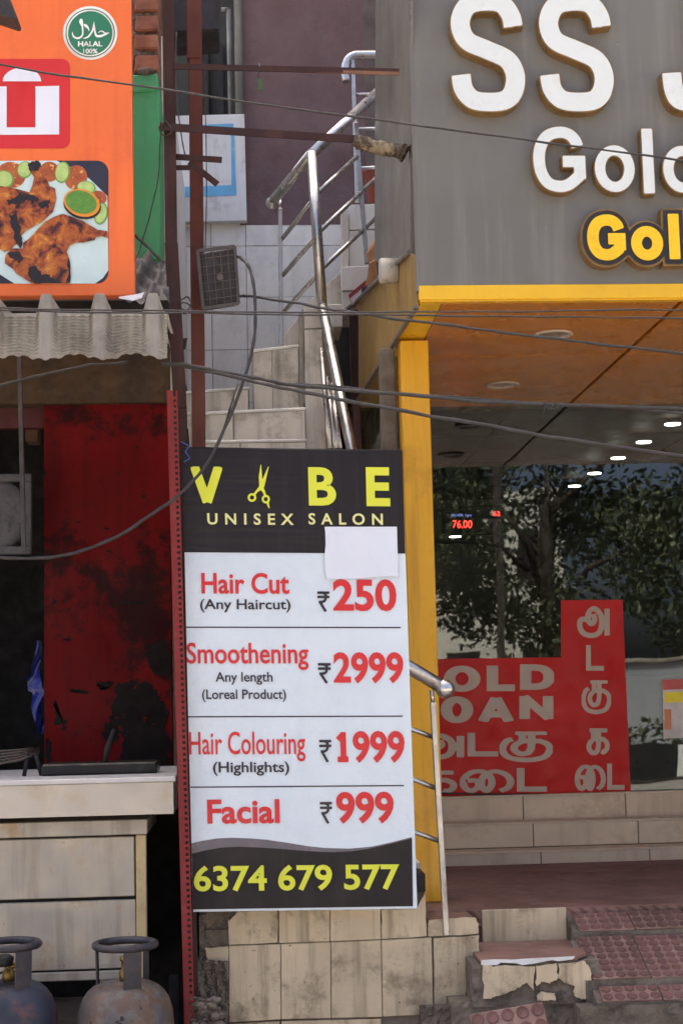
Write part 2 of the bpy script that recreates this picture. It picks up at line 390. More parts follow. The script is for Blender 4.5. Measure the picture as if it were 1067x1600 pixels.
shop = thing('jewellery_shop', 'grey and yellow jewellery shop with raised white letters and red window sticker', 'shop', (1.8, 6.5, 0))
ZTOP = 4.7
b = B(); b.box(XF, XE, YF, YF+.012, ZT+.001, ZTOP); fascia = obj('fascia_panel', b, m_grey, shop)
b = B(); zb = ZS+.006; b.box(XF+.004, XE, YF-.006, YF+.02, zb, ZT, .002)
obj('yellow_trim', b, m_yel, shop)
# flank of the canopy: grey sheet above, yellow sheet below (both with real thickness)
th = Vector((.008, 0, 0))
g = [flank(642, -140), flank(587, -140), flank(585, 405), flank(606, 425), flank(641, 394)]
b = B(); b.prism(g, th); obj('flank_sheet', b, m_grey, shop, label='grey flank sheet with a slanting lower edge')
g = [flank(641, 396), flank(606, 427), flank(585, 447), flank(566, 468), flank(546, 481), flank(560, 484), flank(560, 612), flank(566, 611), flank(651, 481), flank(648, 400)]
b = B(); b.prism(g, th*.8); obj('flank_panel', b, m_yold, shop, label='weathered yellow flank panel')
b = B(); b.bar(flank(651, 478)+Vector((.0, -.005, -.004)), flank(566, 612)+Vector((0, 0, -.004)), .014, .012); obj('edge_strip', b, m_alu, shop)
b = B(); b.tube(catmull([flank(641, 394)+Vector((-.006, 0, 0)), flank(606, 427)+Vector((-.012, 0, -.003)), flank(585, 446)+Vector((-.01, 0, 0)), flank(566, 468)+Vector((-.014, 0, .004)), flank(545, 482)+Vector((-.006, 0, 0))], 5), .011, 6)
obj('curled_sheet_edge', b, m_grey, shop)
b = B(); b.box(XF-.004, XF+.006, YF-.003, YF+.03, ZT-.02, ZTOP); obj('corner_seam', b, m_grey, shop)
# soffit panels
ys = [YF+.03, 6.35, 7.36, YG+.1]; xj = 1.575
xl = lambda y: XF-.053*(y-YF)+.012
xs_ = [None, xj, 2.75, XE]
for i in range(3):
    y0, y1 = ys[i]+.003, ys[i+1]-.003
    b = B(); b.prism([(xl(y0), y0, ZS), (.70, y0, ZS), (.70, y1, ZS), (xl(y1), y1, ZS)], (0, 0, .02)); obj('soffit_panel', b, m_yel if i == 0 else m_yold, shop)
    for k in range(3):
        x0 = .703 if k == 0 else xs_[k]+.008; x1 = xs_[k+1]-.008
        b = B(); b.box(x0, x1, y0, y1, ZS, ZS+.02, .002); obj('soffit_panel', b, m_soff, shop)
b = B(); b.box(XF+.01, XE, YF+.02, YG+.3, ZS+.025, ZS+.04); obj('soffit_backing', b, m_gap, shop)
b = B(); b.box(XF+.008, XE, YF+.003, YF+.03, ZS+.001, ZS+.012); obj('soffit_return', b, m_yel, shop)
m_ring = M('downlight_ring', C(196, 180, 160), .4, var=.1); m_lens = M('downlight_lens', C(150, 120, 90), .25)
rb = B(); rb.lathe([(.075, 0), (.078, -.006), (.066, -.009), (.058, -.004), (.058, 0)], (0, 0, 0), 28); ring_me = mesh_of('downlight', rb, m_ring)
rb = B(); rb.lathe([(.057, 0), (.056, -.003)], (0, 0, 0), 24); lens_me = mesh_of('lens', rb, m_lens)
for (x, y) in ((864, 521), (785, 600), (742, 640), (1040, 639)):
    p = PZ(x, y, ZS); q = inst('downlight', ring_me, (p.x, p.y, ZS-.0005), shop)
    l = bpy.data.objects.new('lens', lens_me); COL.objects.link(l); l.parent = q
# column
x0, x1 = XR(625, 540, YC), XR(669, 540, YC)
b = B(); b.box(x0, x1, YC, YC+.12, ZP, ZS-.012, .004); obj('column', b, M('yellow_column', C(232, 172, 26), .42, var=.05, vs=1.5, dirt=C(190, 132, 24), damt=.6, dscale=3, streak=C(176, 124, 30), samt=.45, sscale=18, spots=C(70, 44, 14), spscale=38, spamt=.735, bump=.15, bscale=20), shop)
b = B(); b.box(x0-.07, x0-.012, YC+.1, YC+.2, ZP, ZS-.02, .004); obj('cement_pier', b, m_cem, shop)
# window
ZW = ZR(830, 1246, YG)
b = B(); b.box(x1-.2, XE, YG, YG+.012, ZW, ZS+.02); obj('window_glass', b, m_glass, shop)
b = B(); b.box(x1-.2, XE, YG-.012, YG+.02, ZW-.012, ZW, .002); obj('window_sill_strip', b, M('dark_aluminium', C(60, 55, 50), .45, metal=.5), shop)
m_tile = M('beige_wall_tile', C(214, 194, 164), .42, var=.1, vs=3, dirt=C(150, 126, 98), damt=.5, dscale=3, streak=C(160, 138, 108), samt=.4, rnd=.06)
rows = [(1246, 1284, YG-.05, (817, 977)), (1289, 1325, YG-.2, (833, 997)), (1334, 1356, YG-.34, (845, 1015))]
for (ya, yb, Y, js) in rows:
    za, zb = ZR(760, ya, Y), ZR(760, yb, Y); X = [XR(668, 1300, Y)-.4]+[XR(q, (ya+yb)/2, Y) for q in js]
    while X[-1] < XE-.3: X.append(X[-1]+.49)
    b = B(); b.box(X[0]-.1, XE, Y+.008, Y+.3, ZP-.1, za-.004); obj('plinth', b, m_cem, shop)
    for i in range(len(X)-1):
        b = B(); b.box(X[i]+.002, X[i+1]-.002, Y, Y+.012, zb, za, .002); obj('tile', b, m_tile, shop)
    b = B(); b.box(X[0]-.1, XE, Y-.004, Y+.2, za, za+.008); obj('ledge', b, m_tile, shop)
# inside of the shop
m_in = M('shop_inside_wall', C(92, 88, 78), .7, var=.3, vs=1); m_dk = M('dark_inside', C(40, 36, 34), .6)
m_inc = M('shop_ceiling', C(40, 31, 26), .6, var=.1, vs=2, spec=.05)
b = B(); b.box(.7, XE, 11.6, 11.7, 0, ZS+.1); b.box(.62, .72, YG+.02, 11.6, 0, ZS+.1); b.box(XE, XE+.1, YF, 11.7, 0, 4.7); obj('inner_wall', b, m_in, shop)
b = B(); b.box(.72, XE, YG+.05, 11.6, ZP-.05, ZP+.02); obj('inner_floor', b, m_dk, shop)
for i in range(3):
    for k in range(4):
        b = B(); b.box(.2+i*1.15, 1.34+i*1.15, YG+.11+k*1.0, YG+1.1+k*1.0, ZS+.03, ZS+.045); obj('ceiling_panel', b, m_inc, shop)
m_led = emis('downlight_glow', (1, .96, .88, 1), 5)
for (x, y, Y) in ((1050, 662, 8.05), (1005, 690, 8.5), (965, 715, 9.05), (928, 739, 9.65), (897, 759, 10.4), (711, 838, 11.2)):
    p = P(x, y, Y); b = B(); b.lathe([(.042, 0), (.042, -.006)], (p.x, p.y, min(p.z, ZS+.028)), 20); obj('inner_downlight', b, m_led, shop)
b = B(); b.box(.74, XE, YF+.1, 11.7, ZS+.06, 4.3); obj('roof_sun_block', b, M('upper_sun_block', C(120, 112, 104), .8), shop)  # unseen mass added over the shop to block the sun
# display counter inside, shelf shapes seen through the glass
b = B(); b.box(.9, 3.3, 9.4, 9.9, ZP, ZP+.85, .01); obj('display_counter', b, M('counter_wood', C(86, 60, 40), .4), shop)
b = B(); b.box(1.95, 2.12, 11.4, 11.6, ZP, ZS); b.box(2.6, 2.75, 11.4, 11.6, ZP, ZS); obj('shelf_post', b, m_dk, shop)

# raised letters on the fascia
LY = YF-.05
wf = [m_gold, m_face]
for gl, bb, t in (('S', (700, -13, 822, 176), 33), ('S', (838, -13, 960, 176), 33), ('J', (1030, -13, 1122, 176), 33)):
    channel_letter('letter', gl, bb, t, LY, .048, wf, fascia, 90, .004)
for gl, bb, t in (('G', (831, 197, 915, 302), 21), ('o', (927, 226, 992, 302), 19), ('l', (1001, 200, 1022, 304), 20), ('d', (1033, 200, 1100, 303), 19)):
    channel_letter('letter', gl, bb, t, LY+.006, .042, wf, fascia, 64, .0035)
# joined yellow word: gold tray, black plate, yellow letters
Yw = YF-.05; items = (('G', (916, 336, 976, 408), 18), ('o', (984, 354, 1034, 408), 17), ('l', (1042, 335, 1061, 406), 17), ('d', (1065, 335, 1118, 407), 17))
xa, za = XR(895, 372, Yw), ZR(1000, 425, Yw); xb, zb = XR(1140, 372, Yw), ZR(1000, 318, Yw)
st = []; single = []
for gl, bb, t in items:
    x0, y0, x1, y1 = bbx = bb; X0, X1 = XR(x0, 372, Yw), XR(x1, 372, Yw); Z0, Z1 = ZR((x0+x1)/2, y1, Yw), ZR((x0+x1)/2, y0, Yw); T = t*(X1-X0)/(x1-x0)
    ss = [([(X0+q[0], Z0+q[1]) for q in p], T) for p, T in place(gl, X1-X0, Z1-Z0, T)]
    st += ss; single.append((ss, X0, X1, Z0, Z1))
D = None
for ss, X0, X1, Z0, Z1 in single:
    xs, zs, d1 = sdf_strokes(ss, xa, xb, za, zb, 90)
    d1 = np.maximum(d1, np.maximum(np.maximum(X0-xs[:, None], xs[:, None]-X1), np.maximum(Z0-zs[None, :], zs[None, :]-Z1))); D = d1 if D is None else np.minimum(D, d1)
# fill the counters inside each letter so the backing is solid
for ss, X0, X1, Z0, Z1 in single:
    XX, ZZ = np.meshgrid(xs, zs, indexing='ij'); rr = np.hypot((XX-(X0+X1)/2)/((X1-X0)/2), (ZZ-(Z0+Z1)/2)/((Z1-Z0)/2))
    if X1-X0 > .06: D = np.where(rr < .8, np.minimum(D, -.01), D)
b = B(); pl, sg = contour(xs, zs, D, .022)
for p in pl: b.face([(q[0], Yw, q[1]) for q in p])
for a, c in sg: b.face([(a[0], Yw, a[1]), (c[0], Yw, c[1]), (c[0], YF, c[1]), (a[0], YF, a[1])])
b.mi = 1
for p in contour(xs, zs, D, .0155)[0]: b.face([(q[0], Yw-.004, q[1]) for q in p])
word = obj('letter_tray', b, [m_gold, m_blk], fascia, fixn=False)
for ss, X0, X1, Z0, Z1 in single:
    gx, gz, d2 = sdf_strokes(ss, X0-.01, X1+.01, Z0-.01, Z1+.01, 50)
    d2 = np.maximum(d2, np.maximum(np.maximum(X0-gx[:, None], gx[:, None]-X1), np.maximum(Z0-gz[None, :], gz[None, :]-Z1)))
    b = B()
    for p in contour(gx, gz, d2)[0]: b.face([(q[0], Yw-.008, q[1]) for q in p])
    obj('letter', b, m_yface, fascia, fixn=False)

# red window sticker (stuck on the outside of the glass)
stk = thing('window_sticker', 'red L-shaped gold loan sticker with grey Tamil letters on shop window', 'sticker', P(840, 1240, YG-.002))
m_red = M('red_vinyl', C(196, 26, 20), .45, spec=.25, var=.07, vs=4, spots=C(205, 90, 80), spscale=300, spamt=.7)
m_gl = M('grey_vinyl_letter', C(190, 172, 152), .5, var=.05)
b = B(); b.prism([P(660, 1030, YG-.003), P(876, 1027, YG-.003), P(876, 938, YG-.003), P(972, 937, YG-.003), P(985, 1243, YG-.003), P(660, 1250, YG-.003)], (0, .002, 0)); obj('backing', b, m_red, stk)
mp = lambda x, y: P(x, y, YG-.0045)
for gl, bb, t, sx in (('G', (624, 1041, 684, 1082), 10, 1.75), ('O', (693, 1040, 750, 1081), 10, 1.8), ('L', (760, 1040, 804, 1080), 10.5, 1.7), ('D', (812, 1038, 865, 1078), 10, 1.75),
                  ('L', (636, 1089, 680, 1129), 10.5, 1.7), ('O', (688, 1088, 739, 1130), 10, 1.8), ('A', (747, 1087, 802, 1128), 10, 1.7), ('N', (811, 1086, 864, 1125), 10, 1.65),
                  ('a', (648, 1146, 725, 1187), 7.5, 1.6), ('ta', (730, 1145, 778, 1182), 8, 1.5), ('ku', (780, 1143, 863, 1191), 7, 1.7),
                  ('ka', (650, 1204, 714, 1241), 7, 1.6), ('ai', (717, 1202, 803, 1239), 6.5, 1.8), ('ta', (807, 1200, 854, 1237), 8, 1.5),
                  ('a', (901, 947, 952, 997), 8, 1.05), ('ta', (915, 1008, 943, 1048), 7.5, 1), ('ku', (908, 1063, 954, 1116), 6.8, 1.05), ('ka', (915, 1138, 952, 1180), 7.2, 1.05), ('ai', (897, 1195, 946, 1236), 6, 1.35), ('ta', (948, 1193, 975, 1234), 7.5, 1)):
    b = B(); flat_glyph(b, gl, bb, t, mp, 40, sx); obj('letter', b, m_gl, stk)
# poster imitating a reflection from the street, and wire frame on the glass
pst = thing('reflection_flyer', 'small red, yellow and white flyer imitating a street reflection at right window edge', 'flyer', P(1065, 1150, YG-.002))
b = B(); b.prism([P(1034, 1062, YG-.003), P(1090, 1060, YG-.003), P(1092, 1152, YG-.003), P(1036, 1154, YG-.003)], (0, .002, 0)); obj('sheet', b, M('flyer_paper', C(214, 206, 196), .5), pst)
b = B(); b.face([P(1034, 1062, YG-.004), P(1090, 1060, YG-.004), P(1090, 1076, YG-.004), P(1035, 1078, YG-.004)]); obj('red_band', b, M('flyer_red', C(205, 90, 80), .5), pst)
b = B(); b.face([P(1037, 1082, YG-.004), P(1090, 1080, YG-.004), P(1090, 1096, YG-.004), P(1038, 1098, YG-.004)]); obj('yellow_band', b, M('flyer_yellow', C(226, 208, 50), .5), pst)
b = B(); b.face([P(1037, 1108, YG-.004), P(1048, 1108, YG-.004), P(1048, 1140, YG-.004), P(1038, 1140, YG-.004)]); obj('orange_figure', b, M('flyer_orange', C(205, 130, 80), .5), pst)
fr = [P(893, 936, YG+.05), P(892, 912, YG+.05), P(954, 910, YG+.05), P(955, 936, YG+.05)]
b = B(); b.tube(fr, .003, 6); b.tube([P(886, 909, YG+.05), P(940, 906, YG+.05)], .005, 6)
obj('wire_hanger', b, M('wire_metal', C(150, 145, 135), .4, metal=.6), None, label='thin wire hanger behind glass above the red sticker', cat='hanger')
# LED rate board hanging inside
led = thing('rate_display', 'red digital silver rate display glowing behind the shop window', 'display', P(735, 830, 8.8))
b = B(); q0, q1 = P(690, 790, 8.83), P(800, 835, 8.83); b.box(q0.x, q1.x, 8.82, 8.86, q1.z, q0.z, .005); obj('casing', b, m_blk, led)
m_ledr = emis('led_red', (1, .03, .02, 1), 4); m_ledb = emis('led_blue', (.25, .3, .7, 1), .8)
mpl = lambda x, y: P(x, y, 8.815)
print_text('digits', '76.00', (707, 813, 737, 825), mpl, m_ledr, led, .0)
print_text('digits', '62', (770, 799, 781, 806), mpl, m_ledr, led, .0)
print_text('caption', 'SILVER 1gm', (705, 803, 736, 808), mpl, m_ledb, led, .0)

# ================================================================== platform, steps, ramp
m_plat = M('red_platform_tile', C(126, 95, 83), .75, var=.2, vs=5, dirt=C(132, 110, 98), damt=.7, dscale=2.5)
nt = m_plat.node_tree; wv = nt.nodes.new('ShaderNodeTexWave'); wv.wave_type = 'BANDS'; wv.bands_direction = 'DIAGONAL'; wv.inputs['Scale'].default_value = 14; wv.inputs['Distortion'].default_value = .4
tcn = nt.nodes.new('ShaderNodeTexCoord'); nt.links.new(tcn.outputs['Object'], wv.inputs[0]); bpn = nt.nodes.new('ShaderNodeBump'); bpn.inputs['Strength'].default_value = .9; bpn.inputs['Distance'].default_value = .006
nt.links.new(wv.outputs[0], bpn.inputs['Height']); nt.links.new(bpn.outputs[0], nt.nodes['Principled BSDF'].inputs['Normal'])
m_stain = M('stained_cream_tile', C(206, 188, 156), .5, var=.14, vs=4, dirt=C(118, 100, 78), damt=.8, dscale=5, streak=C(128, 110, 86), samt=.75, sscale=14, spots=C(70, 58, 46), spscale=42, spamt=.69, rnd=.04, bump=.3)
YPF = PZ(760, 1421, ZP).y
b = B(); b.box(XR(661, 1400, YPF), XE, YPF, YG, ZP-.06, ZP, .003); platform = obj('platform', b, m_plat, kind='structure')
b = B(); b.box(XR(680, 1400, YPF)+.05, XE, YPF+.01, YG, 0, ZP-.061); obj('platform_core', b, m_cem, platform)
p0, p1 = P(752, 1423, YPF-.004), P(886, 1470, YPF-.004)
ZST = p1.z
b = B(); b.box(p0.x, p1.x, YPF-.006, YPF+.008, ZST+.002, ZP-.001, .003); obj('tile', b, m_stain, platform)
# low step in front
YSF = PZ(760, 1504, ZST).y
step = thing('entrance_step', 'low broken step with red top and stained cream tile front', 'step', P(840, 1570, YSF))
xa, xb = XR(752, 1530, YSF), XR(938, 1530, YSF)
zlo = ZR(840, 1566, YSF)
b = B(); b.prism([(xa, YSF+.01, ZST-.004), (XR(900, 1505, YSF), YSF+.01, ZST-.004), (XR(925, 1515, YSF), YSF+.09, ZST-.004), (p1.x+.02, YPF-.008, ZST-.004), (xa, YPF-.008, ZST-.004)], (0, 0, .01)); obj('tread', b, M('red_step_top', C(134, 102, 90), .7, var=.15, vs=6, dirt=C(150, 128, 112), damt=.5, dscale=5, bump=.3), step)
def rough_block(b, x0, x1, y0, y1, z0, z1, amp=.012, n=16, seed=0):
    """front and top of a cement lump with an uneven surface"""
    rs = np.random.RandomState(seed); ph = rs.rand(8)*6
    nz = lambda u, v: amp*(math.sin(7*u+ph[0]+3*v)*.5+math.sin(13*v+ph[1]+5*u)*.4+math.sin(23*u+17*v+ph[2])*.35+math.sin(41*u-29*v+ph[3])*.2+(rs.rand()-.5)*.9)
    b.grid(lambda u, v: Vector((x0+(x1-x0)*u, y0+nz(u, v), z0+(z1-z0)*v)), n, max(4, int(n*abs(z1-z0)/abs(x1-x0))), False)
    b.box(x0+.002, x1-.002, y0+amp*1.5, y1, z0, z1-amp)
b = B(); rough_block(b, xa-.03, xb, YSF+.016, YPF-.01, zlo-.012, ZST-.006, .004, 30, 3); obj('cement_core', b, m_cem, step)
b = B(); rough_block(b, xa-.1, xb-.01, YSF+.03, YPF-.01, 0, zlo+.005, .01, 30, 4); obj('foundation', b, m_cem, step)
# white nosing and front tiles with broken lower edge
fy = lambda x, y: P(x, y, YSF)
b = B(); b.prism([fy(752, 1501), fy(772, 1500), fy(800, 1500), fy(898, 1495), fy(894, 1499), fy(872, 1502), fy(862, 1500), fy(838, 1505), fy(815, 1508), fy(806, 1505), fy(782, 1504), fy(776, 1508), fy(752, 1508)], (0, .014, 0)); obj('nosing', b, m_white, step)
for pts in ([(754, 1509), (776, 1509), (835, 1510), (834, 1548), (822, 1535), (806, 1545), (790, 1552), (772, 1558), (756, 1562)],
            [(837, 1510), (870, 1506), (870, 1530), (858, 1536), (846, 1534), (838, 1541)],
            [(873, 1506), (912, 1503), (922, 1512), (924, 1530), (922, 1560), (908, 1562), (896, 1556), (898, 1542), (886, 1536), (873, 1530)],
            [(838, 1558), (846, 1550), (866, 1553), (868, 1562), (850, 1564), (840, 1563)]):
    b = B(); b.prism([fy(*q) for q in jag(pts, 5, .7)], (0, .012, 0)); obj('tile', b, m_stain, step)
# ramp with studded red paving tiles
m_stud = M('red_studded_paver', C(132, 104, 92), .8, var=.18, vs=9, dirt=C(154, 136, 122), damt=.8, dscale=7, rnd=.1, bump=.5)
m_studd = M('worn_stud_top', C(110, 78, 71), .8, var=.25, vs=14, rnd=.2)
TS = .2
def stud_mesh(nx, ny):
    b = B(); s = TS/5
    b.box(.0015, nx*s-.0015, .0015, ny*s-.0015, -.03, 0, .003)
    b.mi = 1
    for i in range(nx):
        for j in range(ny):
            c = ((i+.5)*s, (j+.5)*s, 0); b.lathe([(.0165, -.002), (.0165, .0025), (.0145, .004), (.013, .0022), (0.002, .0028)], c, 14)
    return mesh_of('paver', b, [m_stud, m_studd])
sm = {}
x0r = XR(908, 1590, 5.1); yc_ = 5.02
ramp = obj('ramp', (lambda b: (b.box(x0r+.25, XE, 5.25, YPF-.02, 0, .35), b)[1])(B()), m_cem, kind='structure')
def tier(xpix, ya, yb, Yb, slope):
    """sloping row of pavers whose back edge is seen at ya (depth Yb) and whose front edge at yb"""
    back = P(985, ya, Yb); nrm = Vector((0, -math.tan(R(slope)), 1)).normalized(); front = PP(985, yb, back, nrm)
    front.x = 0; ln = math.hypot(back.y-front.y, back.z-front.z); ny = max(2, round(ln/.04)); x = XR(xpix, (ya+yb)/2, (back.y+front.y)/2)
    if ny not in sm: sm[ny] = stud_mesh(5, ny)
    k = ln/(ny*.04); x_first = x
    while x < XE:
        o = inst('paver', sm[ny], (x, front.y, front.z+random.uniform(-.002, .002)), ramp, (R(slope)+random.uniform(-.01, .01), random.uniform(-.006, .006), random.uniform(-.008, .008))); o.scale = (1, k, 1); x += TS+.001
    b = B(); b.prism([(x_first-.02, front.y+.004, front.z-.012), (XE, front.y+.004, front.z-.012), (XE, back.y, back.z-.012), (x_first-.02, back.y, back.z-.012)], (0, 0, -.12)); obj('slope_bed', b, m_cem, ramp)
    b = B(); rough_block(b, x_first-.025, XE, front.y+.002, front.y+.05, front.z-.14, front.z-.006, .004, 90, int(ya)); obj('cement_lip', b, m_cem, ramp)
    return front
fA = tier(899, 1423, 1451, YPF-.012, 19)
fB = tier(912, 1461, 1527, fA.y-.006, 21)
fC = tier(938, 1539, 1563, fB.y-.006, 26)
b = B(); rough_block(b, XR(905, 1585, fC.y), XE, fC.y-.01, fC.y+.2, 0, fC.z-.012, .008, 90, 77); obj('cement_front', b, m_cem, ramp)
sm[3] = stud_mesh(5, 3)
# loose studded paver leaning at the foot
p = P(740, 1582, 5.05)
lp = thing('loose_paver', 'loose red studded paving tile lying in front of the broken step', 'paver', p)
lo_ = bpy.data.objects.new('tile', sm[3]); COL.objects.link(lo_); lo_.parent = lp; lo_.rotation_euler = (R(62), R(-7), R(2)); lo_.scale = (1.22, 1.22, 1.22); lo_.location = (.01, 0, -.145)

# ================================================================== staircase
m_wt = M('white_wall_tile', C(232, 228, 218), .3, var=.04, vs=2, dirt=C(176, 168, 156), damt=.45, dscale=2.5, streak=C(165, 158, 146), samt=.35, sscale=7, rnd=.04)
m_gt = M('grubby_white_tile', C(220, 213, 200), .4, var=.08, vs=4, dirt=C(120, 112, 98), damt=.65, dscale=4, streak=C(130, 120, 104), samt=.55, sscale=11, rnd=.05)
m_grout = M('dark_grout', C(164, 156, 144), .9, var=.2, vs=8, dirt=C(120, 110, 98), damt=.6)
m_nose = M('pale_nosing', C(226, 224, 218), .4, dirt=C(170, 160, 146), damt=.4)
stair = thing('staircase', 'narrow winding staircase clad in white and cream tiles', 'staircase', (0.1, 6.3, 0))
YS = 5.56
# street side wall of the flight: cement core and cream tiles
b = B(); rough_block(b, XR(322, 1500, YS), XR(748, 1500, YS)-.01, YS+.014, YS+.16, 0, ZR(700, 1442, YS), .005, 60, 21); obj('wall_core', b, m_cem, stair)
b = B(); b.box(XR(322, 1400, YS), XR(664, 1400, YS), YS+.03, YS+.14, ZR(650, 1442, YS)-.02, ZR(657, 1372, YS)); obj('wall_core', b, m_cem, stair)
b = B(); b.box(XR(650, 1365, YS), XR(664, 1365, YS), YS-.004, YS+.142, ZR(657, 1394, YS), ZR(657, 1364, YS), .004); obj('cap', b, M('black_tar_cap', C(44, 40, 38), .8, var=.4, vs=30, bump=1), stair)
ty = lambda x, y: P(x, y, YS)
for pts in ([(372, 1425), (434, 1424), (434, 1473), (358, 1476), (357, 1440)], [(437, 1424), (514, 1423), (514, 1470), (437, 1473)], [(517, 1423), (593, 1422), (594, 1467), (517, 1470)],
            [(596, 1422), (651, 1421), (664, 1396), (666, 1463), (596, 1467)], [(669, 1438), (742, 1434), (747, 1444), (747, 1459), (669, 1463)],
            [(321, 1482), (357, 1479), (357, 1531), (340, 1514), (325, 1502)], [(359, 1479), (437, 1476), (438, 1592), (359, 1597)], [(440, 1476), (515, 1473), (516, 1590), (441, 1592)],
            [(518, 1473), (594, 1470), (596, 1588), (519, 1590)], [(597, 1470), (673, 1466), (676, 1584), (599, 1588)],
            [(677, 1466), (747, 1462), (748, 1498), (738, 1510), (730, 1530), (726, 1560), (725, 1573), (706, 1578), (679, 1572)]):
    cxm, cym = sum(p_[0] for p_ in pts)/len(pts), sum(p_[1] for p_ in pts)/len(pts); dj = random.uniform(-.002, .001)
    q = [ty(p_[0]+(1.0 if p_[0] > cxm else -1.0), p_[1]+(.9 if p_[1] > cym else -.9)) + Vector((0, dj, 0)) for p_ in pts]
    if len(pts) > 4: q = [ty(*p_)+Vector((0, dj, 0)) for p_ in jag(pts, 5, .5)]
    b = B(); b.prism(q, (0, .016, 0), .002 if len(pts) == 4 else 0); obj('tile', b, m_stain, stair)
for pts in ([(359, 1600), (437, 1596), (437, 1690), (359, 1690)], [(440, 1596), (595, 1592), (595, 1690), (440, 1690)]):
    b = B(); b.prism([ty(*q) for q in pts], (0, .014, 0)); obj('tile', b, m_stain, stair)
b = B(); b.box(XR(668, 1440, YS), XR(744, 1440, YS), YS+.002, YS+.3, ZR(700, 1440, YS)-.02, ZR(700, 1440, YS)+.004, .004); obj('tread', b, m_plat, stair)
# first flight (mostly hidden behind the signboard), rising to the left
nst = 9; xs0, xs1 = XR(666, 1400, YS), XR(330, 1000, 6.0); zb0 = ZR(700, 1440, YS); zA = ZR(400, 687, 6.6)
for i in range(nst):
    xr = xs0+(xs1-xs0)*i/nst; z = zb0+(zA-zb0-.17)*(i+1)/nst
    b = B(); b.box(min(xr, xs1), xr, YS+.15, 6.45, max(0, z-.5), z, .004); obj('step', b, m_gt, stair)
# winders seen above the signboard: (nosing left, nosing right, front depth)
def winder(xl_, yl, xr_, yr, Yl, Yr, depth, mat, joints=(), drop=.22):
    a, c = P(xl_, yl, Yl), P(xr_, yr, Yr); z = (a.z+c.z)/2
    b = B(); b.prism([(a.x, a.y, z-.012), (c.x, c.y, z-.012), (c.x, c.y+depth, z-.012), (a.x, a.y+depth, z-.012)], (0, 0, -drop)); blk = obj('step', b, m_grout, stair)
    b = B(); b.prism([(a.x-.005, a.y-.012, z-.012), (c.x+.004, c.y-.012, z-.012), (c.x+.004, c.y+depth, z-.012), (a.x-.005, a.y+depth, z-.012)], (0, 0, .012), .003); obj('nosing', b, m_nose, blk)
    us = [0]+list(joints)+[1]
    for k in range(len(us)-1):
        p_, q_ = a.lerp(c, us[k]+.006), a.lerp(c, us[k+1]-.006)
        b = B(); b.prism([(p_.x, p_.y-.006, z-.014), (q_.x, q_.y-.006, z-.014), (q_.x, q_.y-.006, z-drop), (p_.x, p_.y-.006, z-drop)], (0, .008, 0), .0015); obj('tile', b, mat, blk)
    return z
winder(320, 689, 478, 686, 6.6, 6.6, .3, m_gt, (.35,), .5)
winder(284, 650, 477, 633, 6.85, 6.75, .4, m_gt, (.42, ), .16)
winder(284, 616, 388, 601, 7.15, 7.05, .6, m_gt, (.78,), .18)
zD = winder(395, 549, 466, 537, 7.1, 7.0, .7, m_gt, (.42,), .32)
# newel wall and stringer of the second flight
def tiled(poly_px, Y, mat, depth=.12, name='tile'):
    b = B(); b.prism([P(x, y, Y) for x, y in poly_px], (0, depth, 0), .002); return obj(name, b, mat, stair)
tiled([(476, 482), (502, 481), (503, 512), (476, 513)], 6.9, m_gt); tiled([(476, 515), (503, 514), (505, 600), (477, 601)], 6.9, m_gt); tiled([(477, 603), (505, 602), (509, 705), (478, 705)], 6.9, m_gt)
tiled([(467, 490), (474, 482), (475, 705), (469, 705)], 6.96, m_grout)
tiled([(446, 522), (474, 484), (476, 560), (468, 562), (466, 540), (446, 540)], 7.3, m_gt)
tiled([(476, 478), (532, 425), (534, 480), (512, 500), (503, 512), (478, 512)], 7.35, m_gt)
tiled([(511, 476), (534, 475), (535, 510), (511, 511)], 7.25, m_wt, .3); tiled([(503, 514), (522, 513), (523, 705), (508, 705)], 7.2, m_grout)
tiled([(533, 417), (592, 415), (592, 452), (534, 454)], 7.55, m_wt, .3); tiled([(534, 456), (592, 454), (592, 488), (536, 490)], 7.56, m_wt, .3)
tiled([(545, 320), (600, 318), (600, 357), (545, 359)], 7.95, m_wt, .5); tiled([(545, 361), (600, 359), (600, 416), (545, 418)], 7.95, m_wt, .4)
tiled([(533, 330), (544, 326), (545, 440), (534, 440)], 7.9, m_gt, .08)

# ================================================================== rear building
rear = thing('rear_building', 'maroon rendered building with white tiled base behind the staircase', 'building', (0, 9.5, 0))
m_pur = M('maroon_render', C(110, 87, 85), .85, var=.12, vs=3, dirt=C(84, 62, 60), damt=.6, dscale=1.6, bump=1.2, bscale=30, streak=C(122, 102, 108), samt=.4, sscale=3, spots=C(66, 46, 46), spscale=40, spamt=.72)
YR = 8.62
xw0 = XR(372, 150, YR); ztile = ZR(450, 346, YR)
b = B(); b.box(xw0, .7, YR, YR+.2, ztile-.02, 9.5); obj('rendered_wall', b, m_pur, rear)
b = B(); b.box(XR(262, 500, YR)-.3, .7, YR+.012, YR+.2, 0, ztile-.02); obj('tile_bed', b, m_grout, rear)
xg = [XR(q, 480, YR) for q in (221, 276, 331, 386, 441, 496, 551, 580)]; zg = [ZR(430, q, YR)-0 for q in (347, 384, 464, 546, 628, 710)]
for i in range(len(xg)-1):
    for j in range(len(zg)-1):
        b = B(); b.box(xg[i]+.0017, xg[i+1]-.0017, YR+random.uniform(0, .003), YR+.02, zg[j+1]+.0017, zg[j]-.0017, .001); obj('tile', b, m_wt, rear)
b = B(); b.box(-10, 10, 11.8, 14, 0, 22); obj('added_sun_block', b, M('sun_block_wall', C(96, 88, 82), .9), rear)  # unseen tall mass added behind to keep the sun off the front
